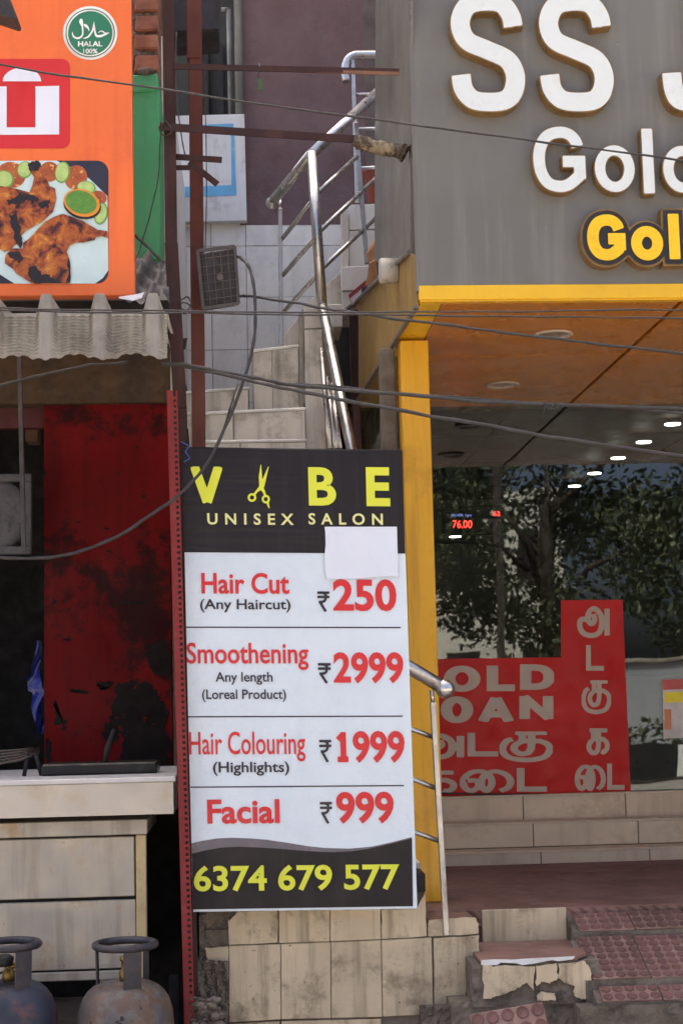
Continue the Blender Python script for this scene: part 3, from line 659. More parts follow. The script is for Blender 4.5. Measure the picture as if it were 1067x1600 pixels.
b = B(); b.box(XR(250, 90, 9.6)-.3, xw0, 9.6, 9.7, 0, 9.5); obj('recess_wall', b, M('dark_recess', C(62, 64, 58), .7, var=.3, vs=3), rear)
for x in (300, 322, 345):
    b = B(); q = P(x, 100, 9.56); b.box(q.x-.015, q.x+.015, 9.55, 9.6, ztile, 5.6); obj('window_bar', b, M('dark_bar', C(44, 42, 40), .6), rear)
b = B(); b.tube([P(371, -60, YR-.04), P(377, 330, YR-.04)], .024, 10); obj('drain_pipe', b, M('olive_pipe', C(102, 102, 88), .6, var=.12, streak=C(80, 76, 64)), rear)
b = B(); b.tube([P(357, 15, YR+.3), P(361, 190, YR+.3)], .014, 8); b.tube([P(346, 15, YR+.3), P(357, 15, YR+.3)], .014, 8); obj('conduit', b, M('grey_pipe', C(128, 128, 126), .6), rear)
b = B(); b.box(XR(548, 550, 7.4), XR(561, 550, 7.4), 7.4, 7.46, 0, ZR(555, 482, 7.4), .004); obj('maroon_post', b, M('maroon_paint', C(74, 40, 40), .6, var=.15), rear)
b = B(); b.box(XR(515, 600, 8.2), .6, 8.2, 8.3, 0, ZR(580, 492, 8.2)); obj('under_stair_wall', b, M('painted_shade_wall', C(52, 46, 42), .9, var=.4, vs=5), rear)  # dark colour stands in for the shade of the void under the stairs
xa_ = XR(276, 500, 7.3)
b = B(); b.box(-.62, xa_, 6.45, YR-.02, 0, 3.7); b.box(-.62, xa_, 6.46, YR-.02, 3.7, 4.3); obj('alley_wall', b, M('pale_alley_wall', C(214, 208, 198), .8, var=.08, vs=2, dirt=C(150, 140, 126), damt=.5, dscale=2), rear)
# white board with blue border, on the wall
wb = thing('notice_board', 'white board with pale blue border on the maroon wall', 'board', P(330, 344, YR-.06))
bp_ = lambda x, y: P(x, y, YR-.07)
b = B(); b.prism([bp_(268, 181), bp_(382, 178), bp_(386, 345), bp_(270, 347)], (0, .05, 0), .003); obj('panel', b, M('aged_white_board', C(214, 213, 208), .6, var=.05, vs=3, dirt=C(160, 152, 142), damt=.6, dscale=4, streak=C(170, 162, 150), samt=.5), wb)
m_blue = M('pale_blue_border', C(104, 172, 208), .6, var=.08, vs=9, dirt=C(206, 208, 210), damt=.8, dscale=9, dlo=.58)
bb_ = lambda x, y: P(x, y, YR-.0725)
b = B()
for pl in ([(282, 196), (365, 193), (365, 199), (282, 203)], [(361, 200), (366, 199), (369, 290), (362, 290)], [(284, 292), (369, 289), (370, 305), (284, 308)]):
    b.face([bb_(*q) for q in pl])
obj('blue_border', b, m_blue, wb)
# red pot on the landing
q = P(590, 316, 8.2)
pot = thing('plant_pot', 'terracotta red pot standing on the upper stair landing', 'pot', q)
b = B(); b.lathe([(.05, 0), (.075, .15), (.085, .155), (.085, .18), (.07, .18), (.06, .14)], q, 24); obj('body', b, M('terracotta', C(150, 78, 66), .7, var=.1), pot)

# ================================================================== stainless railings
m_ss = M('stainless_steel', C(205, 203, 200), .33, metal=1, var=.1, vs=7, rvar=.12, dirt=C(120, 114, 106), damt=.35, dscale=9)
m_ssq = M('dull_steel_tube', C(186, 182, 176), .38, metal=.85, var=.12, vs=9, dirt=C(120, 108, 96), damt=.5, dscale=8)
ra = thing('lower_railing', 'stainless handrail ending in a ball beside the salon signboard', 'railing', P(698, 1462, YS-.03))
Yb = YS-.02
pb0, pb1 = P(693, 1075, Yb), P(560, 995, Yb+.02)
b = B(); b.tube([pb0, pb1], .0245, 18); obj('handrail', b, m_ss, ra)
b = B(); b.ball(pb0+Vector((.004, 0, -.003)), .034, 24, 16); obj('ball_end', b, m_ss, ra)
b = B(); b.bar(P(676, 1097, Yb), P(697, 1461, Yb), .027, .02, (1, 0, 0), .002); obj('post', b, m_ssq, ra)
b = B(); b.tube([P(674, 1078, Yb), P(676, 1100, Yb)], .008, 8); obj('post_stub', b, m_ss, ra)
for (xl_, yl, xr_, yr) in ((610, 1127, 677, 1152), (610, 1204, 682, 1232), (610, 1287, 686, 1314)):
    b = B(); b.tube([P(xl_, yl, Yb+.004), P(xr_, yr, Yb+.004)], .0085, 10); obj('bar', b, m_ss, ra)
b = B(); b.bar(P(609, 1030, Yb+.004), P(620, 1400, Yb+.03), .027, .02, (1, 0, 0)); obj('post', b, m_ssq, ra)
rb_ = thing('stair_railing', 'tall bent stainless stair railing with thin bars rising to the right', 'railing', P(502, 600, 6.7))
Yn = 6.75
b = B(); b.tube([P(562, 770, 6.35), P(549, 702, 6.45), P(503, 476, 6.72)], .0225, 16); obj('lower_handrail', b, m_ss, rb_)
b = B(); b.tube([P(503, 480, Yn-.03), P(487, 238, Yn)], .0235, 16); obj('newel_post', b, m_ss, rb_)
b = B(); b.tube([P(425, 316, 7.12), P(487, 240, Yn)], .0235, 16); obj('handrail', b, m_ss, rb_)
b = B(); b.ball(P(425, 317, 7.12), .029, 18, 12); obj('ball_end', b, m_ss, rb_)
b = B(); b.tube([P(487, 241, Yn), P(592, 142, 7.3)], .0235, 16); obj('handrail', b, m_ss, rb_)
b = B(); b.bar(P(438, 326, 7.14), P(439, 537, 7.14), .026, .02, (1, 0, 0), .002); obj('post', b, m_ssq, rb_)
b = B(); b.tube([P(438, 312, 7.14), P(438, 328, 7.14)], .007, 8); obj('post_stub', b, m_ss, rb_)
b = B(); b.bar(P(556, 192, 7.2), P(573, 412, 7.2), .023, .02, (1, 0, 0), .002); obj('post', b, m_ssq, rb_)
for a0, a1, Y0, Y1 in (((441, 373), (489, 313), 7.14, Yn), ((442, 430), (493, 371), 7.14, Yn), ((442, 489), (497, 428), 7.14, Yn),
                       ((497, 301), (558, 244), Yn, 7.2), ((501, 360), (590, 276), Yn, 7.4), ((505, 418), (592, 336), Yn, 7.4)):
    b = B(); b.tube([P(*a0, Y0), P(*a1, Y1)], .0105, 10); obj('bar', b, m_ss, rb_)
for a0, a1 in (((502, 545), (515, 702)), ((511, 590), (524, 702)), ((519, 600), (531, 702))):
    b = B(); b.tube([P(*a0, 6.8), P(*a1, 6.6)], .0115, 10); obj('bar', b, m_ss, rb_)
rc = thing('landing_railing', 'stainless railing on the upper landing behind the shop fascia', 'railing', P(568, 316, 8.0))
b = B(); b.tube(catmull([P(541, 128, 8.0), P(539, 108, 8.0), P(543, 94, 8.0), P(553, 87, 8.0), P(570, 86, 8.0), P(640, 86, 8.0)], 5), .023, 14); obj('handrail', b, m_ss, rc)
b = B(); b.bar(P(551, 94, 8.0), P(558, 316, 8.0), .022, .02, (1, 0, 0), .002); obj('post', b, m_ssq, rc)
for y in (147, 201, 262):
    b = B(); b.tube([P(556, y, 8.0), P(640, y, 8.0)], .009, 8); obj('bar', b, m_ss, rc)

# ================================================================== food stall
YW = 6.3
stall = thing('food_stall', 'dark food stall with red painted panel under a corrugated awning', 'stall', (-.9, 6.2, 0))
m_rp = M('sooty_shaded_red', C(100, 10, 10), .6, spec=.1, var=.18, vs=2, dirt=C(34, 12, 11), damt=.9, dscale=2.6, dlo=.49, streak=C(64, 10, 10), samt=.7, sscale=4, spots=C(26, 18, 18), spscale=22, spamt=.66, bump=.3, bscale=12)  # base red darkened in place of awning shade, soot noise over it
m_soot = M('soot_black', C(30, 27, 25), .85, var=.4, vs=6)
m_hdr = M('grimy_ochre_beam', C(64, 46, 22), .8, var=.3, vs=8, dirt=C(34, 28, 22), damt=.85, dscale=3, streak=C(50, 40, 26), samt=.6, bump=1, bscale=30)
p0, p1 = P(69, 628, YW), P(262, 1212, YW)
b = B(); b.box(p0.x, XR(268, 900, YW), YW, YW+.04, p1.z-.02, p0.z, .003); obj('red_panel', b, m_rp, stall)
m_peel = M('bare_sooty_metal', C(30, 24, 22), .7, spec=.1, var=.3, vs=12, spots=C(96, 20, 18), spscale=30, spamt=.66)
for pts, a in (([(180, 1072), (205, 1062), (240, 1070), (252, 1100), (264, 1110), (264, 1204), (182, 1204), (196, 1150), (172, 1120)], 3), ([(84, 1095), (96, 1118), (106, 1126), (100, 1142), (88, 1128)], 2), ([(74, 1150), (82, 1160), (80, 1200), (72, 1204)], 1.5), ([(168, 1125), (182, 1122), (186, 1150), (172, 1168), (160, 1150)], 2.5),
               ([(110, 1076), (140, 1080), (136, 1085), (112, 1081)], 1.2), ([(182, 940), (225, 938), (226, 943), (190, 945)], 1.2), ([(150, 1068), (172, 1062), (176, 1072), (158, 1078)], 2), ([(98, 1000), (112, 996), (110, 1004)], 1.2), ([(80, 930), (92, 940), (84, 946)], 1.5), ([(225, 1010), (262, 1000), (264, 1060), (240, 1055)], 3)):
    b = B(); b.face([P(x, y, YW-.001-.0001*a) for x, y in jag(pts, 7, a)]); obj('peeled_patch', b, m_peel, stall)
b = B(); b.box(-2.6, XR(262, 600, YW)+.01, YW-.03, YW+.06, ZR(150, 632, YW), ZR(150, 540, YW), .004); obj('header_beam', b, m_hdr, stall)
b = B(); b.box(-2.6, XR(66, 650, YW), YW+.1, YW+.14, ZR(40, 662, YW), ZR(40, 630, YW)); obj('red_band', b, M('dark_red_board', C(74, 20, 18), .6, var=.3, vs=6), stall)
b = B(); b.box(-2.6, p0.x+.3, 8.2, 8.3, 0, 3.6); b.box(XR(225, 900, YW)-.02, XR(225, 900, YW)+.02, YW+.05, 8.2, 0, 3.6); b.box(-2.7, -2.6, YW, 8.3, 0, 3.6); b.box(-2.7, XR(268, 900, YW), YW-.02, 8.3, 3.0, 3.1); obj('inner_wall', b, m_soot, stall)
b = B(); b.box(-2.7, XR(205, 100, 6.0), 6.1, 10, 3.1, 4.2); obj('upper_sun_block', b, M('stall_sun_block', C(110, 100, 92), .85), stall)  # unseen mass added above the stall to block the sun
b = B(); q0, q1 = P(40, 668, YW+.3), P(60, 690, YW+.3); b.box(q0.x, q1.x, YW+.3, YW+.4, q1.z, q0.z, .004); obj('exposed_brick', b, M('dull_brick', C(104, 72, 54), .9, var=.2, bump=1), stall)
# posts and gap behind the counter
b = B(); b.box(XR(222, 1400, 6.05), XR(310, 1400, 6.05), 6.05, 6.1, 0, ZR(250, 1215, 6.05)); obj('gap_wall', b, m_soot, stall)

# counter
ctr = thing('stall_counter', 'dented grey steel serving counter with stained lower panels', 'counter', (-.7, 5.7, 0))
m_st = M('stained_steel', C(176, 168, 154), .42, metal=.3, var=.1, vs=4, dirt=C(156, 122, 66), damt=.65, dscale=4, streak=C(122, 108, 90), samt=.55, sscale=13, spots=C(100, 88, 70), spscale=60, spamt=.73)
m_st2 = M('pale_steel_apron', C(190, 182, 168), .4, metal=.25, var=.06, vs=3, dirt=C(165, 142, 96), damt=.45, dscale=3)
YT = 5.46
pt = P(275, 1213, YT); zt = (P(275, 1213, YT).z+P(0, 1220, YT).z)/2; xc1 = XR(273, 1240, YT)
b = B(); b.box(-2.5, xc1+.004, YT, YW-.02, zt-.018, zt, .003); obj('worktop', b, M('bright_steel_edge', C(200, 198, 194), .5, metal=.2, var=.08), ctr)
b = B(); b.box(-2.5, xc1-.004, YT+.006, YT+.012, ZR(150, 1275, YT), zt-.019); b.box(xc1-.012, xc1-.004, YT+.012, YW-.05, ZR(150, 1275, YT), zt-.019); obj('apron', b, m_st2, ctr)
YB = 5.56; xb1 = XR(229, 1350, YB); xp = XR(211, 1400, YB)
zz = lambda y: ZR(120, y, YB)
b = B(); b.box(-2.5, xb1+.006, YB-.02, YW-.05, zz(1306), zz(1282), .003); obj('rail', b, m_st, ctr)
for i in range(4):
    q = P(35+i*50, 1290, YB-.024); b = B(); b.lathe([(.004, 0), (.004, .004)], q, 8, 'Y'); obj('rivet', b, m_st, ctr)
b = B(); b.box(-2.5, xb1-.03, YB+.02, YW-.06, zz(1530), zz(1308)); obj('cabinet_core', b, m_soot, ctr)
b = B(); b.box(-1.2, xp, YB, YB+.018, zz(1403), zz(1309), .003); obj('panel', b, m_st, ctr)
b = B(); b.box(-1.2, xp+.003, YB-.002, YB+.018, zz(1515), zz(1408), .003); obj('panel', b, m_st, ctr)
b = B(); b.box(-1.2, xp+.003, YB-.006, YB+.018, zz(1532), zz(1518), .003); obj('bottom_rail', b, m_st, ctr)
b = B(); b.box(xp+.005, xb1, YB-.006, YB+.03, zz(1532), zz(1307), .003); obj('stile', b, M('yellowed_stile', C(198, 178, 130), .5, var=.1, vs=6, dirt=C(140, 120, 84), damt=.6), ctr)
for x in (-1.1, -.3, XR(205, 1500, YB)):
    b = B(); b.box(x, x+.03, YB+.02, YB+.05, 0, zz(1532)); obj('leg', b, m_soot, ctr)
# things on and behind the counter
tr = thing('griddle_tray', 'black flat griddle tray on the counter before the red panel', 'tray', P(150, 1212, 5.8))
b = B(); q0, q1 = P(66, 1196, 5.72), P(246, 1212, 5.72); b.box(q0.x, q1.x, 5.7, 5.9, zt, q0.z+.004, .006); obj('plate', b, M('greasy_black_iron', C(36, 33, 32), .4, var=.3, metal=.4), tr)
b = B(); b.tube([P(164, 1195, 5.76), P(168, 1170, 5.78), P(178, 1140, 5.84)], [.008, .01, .006], 8); obj('handle', b, m_soot, tr)
gr = thing('grill_stand', 'sooty iron grill rack standing on the counter in the dark', 'grill', (XR(20, 1213, 5.8), 5.8, zt))
m_gri = M('shiny_grill_iron', C(84, 76, 70), .3, metal=.8, var=.3)
for k in range(5):
    b = B(); b.tube([P(-40, 1200-6*k, 5.7+.05*k), P(30, 1188-4*k, 5.72+.05*k), P(62, 1176-2*k, 5.75+.05*k)], .0045, 6); obj('grate_bar', b, m_gri, gr)
for x, x2 in ((44, 38), (56, 66)):
    b = B(); b.tube([P(x, 1178, 5.74), P(x2, 1214, 5.74)], .008, 6); obj('leg', b, m_soot, gr)
# exhaust fan
fan = thing('wall_fan', 'dusty grey fan in a square frame inside the dark stall', 'fan', P(0, 862, 6.2))
fc = P(-12, 805, 6.2); m_fan = M('dusty_fan_grey', C(78, 76, 78), .75, var=.3, vs=14, dirt=C(36, 32, 30), damt=.7, dscale=14, bump=.8)
b = B(); b.lathe([(.115, -.03), (.145, -.03), (.15, .0), (.15, .05), (.115, .05)], fc, 36, 'Y'); obj('ring', b, m_fan, fan)
b = B(); s = .158
for x0, x1, z0, z1 in ((-s, s, s-.03, s), (-s, s, -s, -s+.03), (s-.03, s, -s+.03, s-.03), (-s, -s+.03, -s+.03, s-.03)):
    b.box(fc.x+x0, fc.x+x1, fc.y-.035, fc.y-.005, fc.z+z0, fc.z+z1, .003)
obj('frame', b, m_fan, fan)
b = B(); b.lathe([(.03, -.04), (.035, 0), (.035, .04)], fc, 20, 'Y'); obj('motor', b, m_fan, fan)
for k in range(4):
    a = k*math.pi/2+.5; b = B(); pts = []
    for t, w in ((.03, .02), (.07, .04), (.11, .05)):
        pts.append((t, w))
    lo2 = [fc+Vector((t*math.cos(a)-w*.6*math.sin(a), -.012, t*math.sin(a)+w*.6*math.cos(a))) for t, w in pts]; hi2 = [fc+Vector((t*math.cos(a)+w*.6*math.sin(a), .018, t*math.sin(a)-w*.6*math.cos(a))) for t, w in pts]
    b.prism(lo2+hi2[::-1], (0, .003, 0)); obj('blade', b, m_fan, fan)
b = B(); b.bar(P(31, 555, 6.1), P(38, 862, 6.1), .017, .017, (1, 0, 0), .002); obj('steel_rod', b, M('dusty_steel_rod', C(70, 66, 66), .7, var=.25, vs=20), None, label='thin grey steel rod hanging inside the stall beside the fan', cat='rod')
# blue plastic hanging by the panel
bl = B(); bl.grid(lambda u, v: P(57+v*0+(12 if v > .5 else 8)*u*.9-7*math.sin(v*math.pi*1.0)*(1-u)-(8 if .38 < v < .55 else 0)*(1-u)+2*math.sin(v*15), 1001+v*145, YW+.06-.02*math.sin(v*9+u*3)), 6, 30)
obj('plastic_bag', bl, M('blue_plastic', C(20, 34, 110), .3, var=.25, vs=12), None, label='crumpled blue plastic bag hanging at the edge of the red panel', cat='bag')

# pillar: bricks above green plaster
pil = thing('brick_pillar', 'slim pillar of bare red bricks above green painted plaster', 'pillar', P(230, 405, 5.8))
YPL = 5.72
gp = [P(204, 116, YPL), P(248, 112, YPL), P(251, 405, YPL), P(204, 405, YPL)]
m_grn = M('green_plaster', C(80, 170, 116), .7, var=.1, vs=3, dirt=C(64, 140, 96), damt=.5, dscale=3, streak=C(58, 124, 86), samt=.35, spots=C(60, 66, 60), spscale=40, spamt=.76, bump=.6, bscale=30)
b = B(); b.prism([P(188, 143, YPL), P(249, 139, YPL), P(251, 405, YPL), P(188, 405, YPL)], (0, .3, 0), .004); obj('plaster', b, m_grn, pil)
b = B(); b.prism([P(188, 118, YPL-.012), P(247, 114, YPL-.012), P(248, 141, YPL-.012), P(188, 146, YPL-.012)], (0, .3, 0), .006); obj('plaster_band', b, m_grn, pil)
b = B(); rough_block(b, XR(196, 60, YPL), XR(248, 60, YPL)-.004, YPL+.02, YPL+.3, ZR(220, 118, YPL), ZR(220, -60, YPL), .008, 14, 31); obj('mortar', b, m_cem, pil)
m_brk = M('red_brick', C(148, 98, 74), .9, var=.25, vs=16, dirt=C(150, 124, 104), damt=.7, dscale=9, rnd=.14, bump=1.2, bscale=60)
for k, (ya, yb) in enumerate(((86, 111), (54, 76), (24, 48), (-4, 17), (-32, -10), (-60, -38))):
    b = B(); b.prism([P(211+random.uniform(-1.5, 1.5), ya, YPL), P(249-random.uniform(0, 2.5), ya-1, YPL), P(248-random.uniform(0, 2), yb-1, YPL), P(210+random.uniform(-1, 1), yb, YPL)], (0, .2, 0), .006); obj('brick', b, m_brk, pil)
b = B(); b.ball(P(228, 112, YPL-.01), .03, 10, 8, (1.1, .7, .55)); obj('mortar_lump', b, m_cem, pil)
# tarpaulin and rubble between awning and pillar
b = B(); b.grid(lambda u, v: P(180+u*85, 402+v*66+6*math.sin(u*9+v*4), 5.66-.22*v)+Vector((0, .02*math.sin(u*17+v*9), .012*math.sin(u*23-v*13))), 22, 14)
obj('tarpaulin', b, M('grey_tarpaulin', C(88, 86, 84), .6, var=.3, vs=10, dirt=C(44, 40, 38), damt=.7, dscale=6, bump=.8), None, label='crumpled dark grey tarpaulin below the green pillar', cat='tarpaulin')
b = B(); b.prism([P(186, 466, 5.2), P(218, 461, 5.25), P(226, 458, 5.3), P(222, 466, 5.22), P(208, 470, 5.18)], (0, .004, .006)); obj('scrap_sheet', b, M('white_scrap', C(206, 206, 204), .6), None, label='torn white scrap sheet lying on the corrugated awning', cat='sheet')

# corrugated awning
aw = B(); YA0, YA1 = 5.2, 5.02
ax0, ax1 = -2.0, XR(262, 520, YA1)
pit = XR(240, 520, YA1)-XR(157, 520, YA1); cx0 = XR(157, 520, YA1)
ztp, zbt = ZR(130, 486, YA1), ZR(130, 561, YA1)
def awn(u, v):
    x = ax0+(ax1-ax0)*u; ph = ((x-cx0)/pit) % 1.0; d = min(ph, 1-ph)               # distance from a crest, in pitches
    cr = 1-min(1, max(0, (d-.07)/.15)); cr = cr*cr*(3-2*cr)
    if v < .35:                                                       # top flange running back under the board
        t = v/.35; y = YA1+.5*(1-t)+.02; z = ztp+.03*(1-t)+.055*cr
        return Vector((x, y-.0*cr, z))
    t = (v-.35)/.65; val = 1-cr
    rid = .012*val*max(0, math.sin(t*2*math.pi*14))**.6*(.6+.4*math.cos(2*math.pi*6*ph)) if t > .06 else 0
    y = YA1+.02-.05*t-.035*cr*(1-.5*t)-rid; z = ztp+.055*cr*(1-t)-(ztp-zbt)*t+t*(-.005*math.sin((x-cx0)/pit*2*math.pi+1.0)+.006*math.sin(x*31))
    if v == 1: z += .004*math.sin(x*140)
    return Vector((x, y, z))
aw.grid(awn, 460, 170)
bmesh.ops.solidify(aw.bm, geom=aw.bm.faces[:], thickness=.006)
obj('corrugated_awning', aw, M('grey_fibre_sheet', C(194, 187, 175), .75, var=.1, vs=5, dirt=C(128, 116, 104), damt=.5, dscale=3, streak=C(136, 124, 112), samt=.4, sscale=14, spots=C(90, 80, 70), spscale=50, spamt=.74), None, label='grey corrugated sheet awning with ridged valleys above the red stall', cat='awning')

# orange signboard
YO = 5.32
ob = thing('orange_signboard', 'orange restaurant signboard with grilled chicken picture and green halal seal', 'signboard', P(100, 462, YO))
om = lambda k: (lambda x, y: P(x, y, YO-.0012*k))
b = B(); b.prism([P(-330, -110, YO), P(204, -110, YO), P(205, 0, YO), P(207.5, 230, YO), P(211, 459, YO), P(208, 462, YO), P(-330, 466, YO)], (0, .05, 0), .004)
obj('panel', b, M('orange_flex', C(236, 112, 48), .45, var=.05, vs=2, streak=C(222, 98, 42), samt=.5, sscale=22, dirt=C(205, 84, 50), damt=.3, dscale=5, bump=.15, bscale=8), ob)
def poly(name, pts, k, mat, par=ob, mf=None): 
    b = B(); f = mf or om(k); b.face([f(*q) for q in pts]); return obj(name, b, mat, par)
def rrect(x0, y0, x1, y1, r, n=6):
    out = []
    for cx, cy, a0 in ((x1-r, y0+r, -90), (x1-r, y1-r, 0), (x0+r, y1-r, 90), (x0+r, y0+r, 180)):
        out += [(cx+r*math.cos(R(a0+90*i/n)), cy+r*math.sin(R(a0+90*i/n))) for i in range(n+1)]
    return out
def ell(cx, cy, rx, ry, rot=0, n=26, a0=0, a1=360):
    c, s = math.cos(R(rot)), math.sin(R(rot)); out = []
    for i in range(n+(a1-a0 < 360)):
        a = R(a0+(a1-a0)*i/n); x, y = rx*math.cos(a), ry*math.sin(a); out.append((cx+x*c-y*s, cy+x*s+y*c))
    return out
m_lr = M('logo_red', C(206, 40, 40), .45, var=.04); m_pw = M('print_white', C(226, 228, 236), .45, var=.03, streak=C(205, 210, 222), samt=.5, sscale=25)
lg = poly('logo_square', rrect(-48, 92, 110, 232, 13), 1, m_lr)
poly('logo_dome', ell(35, 127, 30, 21, 0, 20, 180, 360), 2, m_pw, lg)
poly('logo_cup', [(-26, 135), (11, 135), (11, 199), (56, 199), (56, 135), (93, 134), (93, 210), (-26, 211)], 2, m_pw, lg)
# halal seal
m_hw = M('seal_white', C(226, 224, 214), .5); m_hg = M('seal_green', C(46, 122, 88), .5, var=.08, vs=6); m_hd = M('seal_dark_ring', C(30, 84, 66), .5)
seal = poly('halal_seal', ell(141.5, 51.5, 42.5, 42, 0, 48), 1, m_hw)
poly('dark_ring', ell(141.5, 51.5, 38.5, 38, 0, 48), 2, m_hd, seal); poly('white_ring', ell(141.5, 51.5, 37, 36.5, 0, 48), 3, m_hw, seal); poly('green_disc', ell(141.5, 51.5, 34.6, 34.2, 0, 48), 4, m_hg, seal)
b = B(); ar = [([(365, 285), (362, 330), (380, 400), (387, 490), (372, 545), (320, 578), (262, 565), (232, 520), (230, 480)], [30, 62, 26, 22, 24, 30, 26, 20, 6]), ([(405, 368), (440, 395), (470, 430), (485, 475)], [26, 46, 26, 4]),
               ([(556, 325), (552, 390), (530, 470), (480, 545), (430, 575), (384, 580)], [4, 26, 26, 24, 18, 4]), ([(556, 325), (562, 420), (575, 500), (600, 545), (660, 545), (730, 520), (790, 496)], [4, 26, 28, 34, 36, 30, 6]), ([(790, 496), (720, 500), (690, 475), (650, 475), (618, 500)], [6, 24, 20, 16, 4])]
zc = lambda x, y: om(5)(90+x*.1031, y*.1031)
ar = [([tuple(q[:2]) for q in catmull([(x, 1000-y, 0) for x, y in p_], 5)], np.interp(np.linspace(0, 1, 5*(len(p_)-1)+1), np.linspace(0, 1, len(p_)), w_)) for p_, w_ in ar]
xs, ys_, D = sdf_strokes(ar, 200, 820, 390, 740, 60)
for p_ in contour(xs, ys_, D)[0]: b.face([zc(q[0], 1000-q[1]) for q in p_])
obj('arabic_lettering', b, m_hw, seal)
print_text('lettering', 'HALAL', (122.5, 64.3, 160.5, 72.5), om(5), m_hw, seal, .035); print_text('lettering', '100%', (130.5, 76, 153, 83.5), om(5), m_hw, seal, .03)
# food picture, printed flat
fz = lambda pts: [(x*.2015, 240+y*.2015) for x, y in pts]
pic = poly('food_picture', rrect(-60, 251, 170, 443, 18), 1, M('print_navy', C(42, 40, 52), .4))
poly('plate', fz([(-250, 200), (-150, 80), (0, 56), (440, 54), (560, 110), (690, 190), (760, 256), (836, 330), (842, 905), (800, 965), (740, 1008), (115, 1008), (0, 935), (-250, 800)]), 2, M('print_plate', C(200, 220, 216), .4, var=.05, vs=8), pic)
m_tom = M('print_tomato', C(206, 112, 48), .4, col2=C(150, 66, 34), vs=30, spots=C(226, 170, 90), spscale=60, spamt=.6); m_cuc = M('print_cucumber', C(176, 200, 116), .4, var=.12, vs=40); m_rind = M('print_cucumber_rind', C(106, 150, 66), .4)
for i, (x, y, rx, ry) in enumerate(((90, 165, 112, 100), (385, 140, 78, 78), (590, 185, 88, 96), (768, 340, 64, 52))): poly('tomato_slice', fz(ell(x, y, rx, ry, 20)), 3+.1*i, m_tom, pic)
for i, (x, y, rx, ry) in enumerate(((35, 200, 76, 70), (195, 125, 58, 66), (487, 145, 58, 84), (672, 266, 74, 54), (785, 466, 52, 86))):
    q = poly('cucumber_slice', fz(ell(x, y, rx, ry, 10)), 3.6+.1*i, m_rind, pic); poly('cucumber_flesh', fz(ell(x-3, y-3, rx*.86, ry*.88, 10)), 4.3+.1*i, m_cuc, pic)
m_chk = bpy.data.materials.new('print_chicken'); m_chk.use_nodes = True; nt = m_chk.node_tree
no = nt.nodes.new('ShaderNodeTexNoise'); no.inputs['Scale'].default_value = 17; no.inputs['Detail'].default_value = 8; no.inputs['Roughness'].default_value = .68; no.inputs['Distortion'].default_value = .6
tc_ = nt.nodes.new('ShaderNodeTexCoord'); nt.links.new(tc_.outputs['Object'], no.inputs[0]); cr_ = nt.nodes.new('ShaderNodeValToRGB'); el_ = cr_.color_ramp.elements
el_[0].position = .39; el_[0].color = C(34, 20, 18); el_[1].position = .66; el_[1].color = C(214, 160, 60)
for ps, cc in ((.43, C(92, 34, 16)), (.51, C(160, 78, 26)), (.60, C(188, 110, 36))):
    e = el_.new(ps); e.color = cc
nt.links.new(no.outputs[0], cr_.inputs[0]); nt.links.new(cr_.outputs[0], nt.nodes['Principled BSDF'].inputs['Base Color']); nt.nodes['Principled BSDF'].inputs['Roughness'].default_value = .4
poly('chicken_leg', fz([(0, 250), (120, 270), (230, 300), (252, 250), (268, 185), (225, 120), (228, 75), (260, 57), (305, 57), (320, 90), (312, 150), (370, 200), (385, 250), (430, 270), (440, 350), (415, 450), (330, 530), (200, 600), (165, 640), (180, 690), (165, 735), (130, 700), (90, 740), (40, 765), (-60, 700), (-200, 600), (-200, 320)]), 5, m_chk, pic)
m_char = M('print_char', C(32, 22, 22), .4, var=.4, vs=40)
for i, pts in enumerate(([(222, 85), (260, 57), (308, 60), (318, 95), (300, 135), (262, 142), (232, 120)], [(50, 365), (120, 340), (150, 310), (250, 315), (300, 345), (290, 380), (220, 360), (160, 385), (90, 395)], [(75, 480), (120, 470), (160, 560), (165, 650), (178, 700), (165, 732), (130, 700), (110, 600), (85, 550)], [(290, 385), (350, 370), (390, 360), (375, 415), (330, 430)])):
    poly('charred_patch', fz(jag(pts, 4, 6)), 5.6+.1*i, m_char, pic)
poly('chicken_leg', fz([(45, 790), (90, 735), (180, 735), (185, 690), (230, 658), (300, 580), (350, 530), (420, 490), (490, 466), (560, 490), (640, 520), (760, 590), (836, 602), (838, 655), (790, 640), (745, 650), (740, 668), (650, 690), (590, 690), (540, 715), (520, 760), (545, 830), (552, 960), (545, 1006), (250, 1006), (130, 930), (110, 900), (40, 850)]), 6.2, m_chk, pic)
for i, pts in enumerate(([(60, 770), (150, 760), (185, 810), (160, 850), (100, 820)], [(230, 880), (290, 870), (330, 930), (420, 960), (480, 1004), (255, 1004), (225, 960)], [(520, 820), (548, 830), (552, 1000), (520, 1002), (535, 920)])): poly('charred_patch', fz(jag(pts, 4, 6)), 6.7+.1*i, m_char, pic)
poly('sauce_bowl_shadow', fz(ell(640, 400, 148, 106, 14)), 7.2, m_char, pic); poly('sauce_bowl', fz(ell(637, 382, 144, 104, 18)), 7.6, M('print_bowl', C(226, 140, 36), .4, var=.08, vs=30), pic)
poly('green_sauce', fz(ell(632, 376, 124, 88, 18)), 8, M('print_sauce', C(92, 140, 50), .4, var=.15, vs=50), pic)
# lamp corner above the board
b = B(); b.prism([P(-40, -30, 4.9), P(8, -24, 4.9), P(28, 27, 4.9), P(24, 30, 4.9), P(-40, 8, 4.9)], (0, .1, 0), .004); obj('lamp_hood', b, M('dark_ribbed_metal', C(52, 48, 46), .6, var=.3, vs=40), None, label='dark lamp hood corner over the top left of orange signboard', cat='lamp')

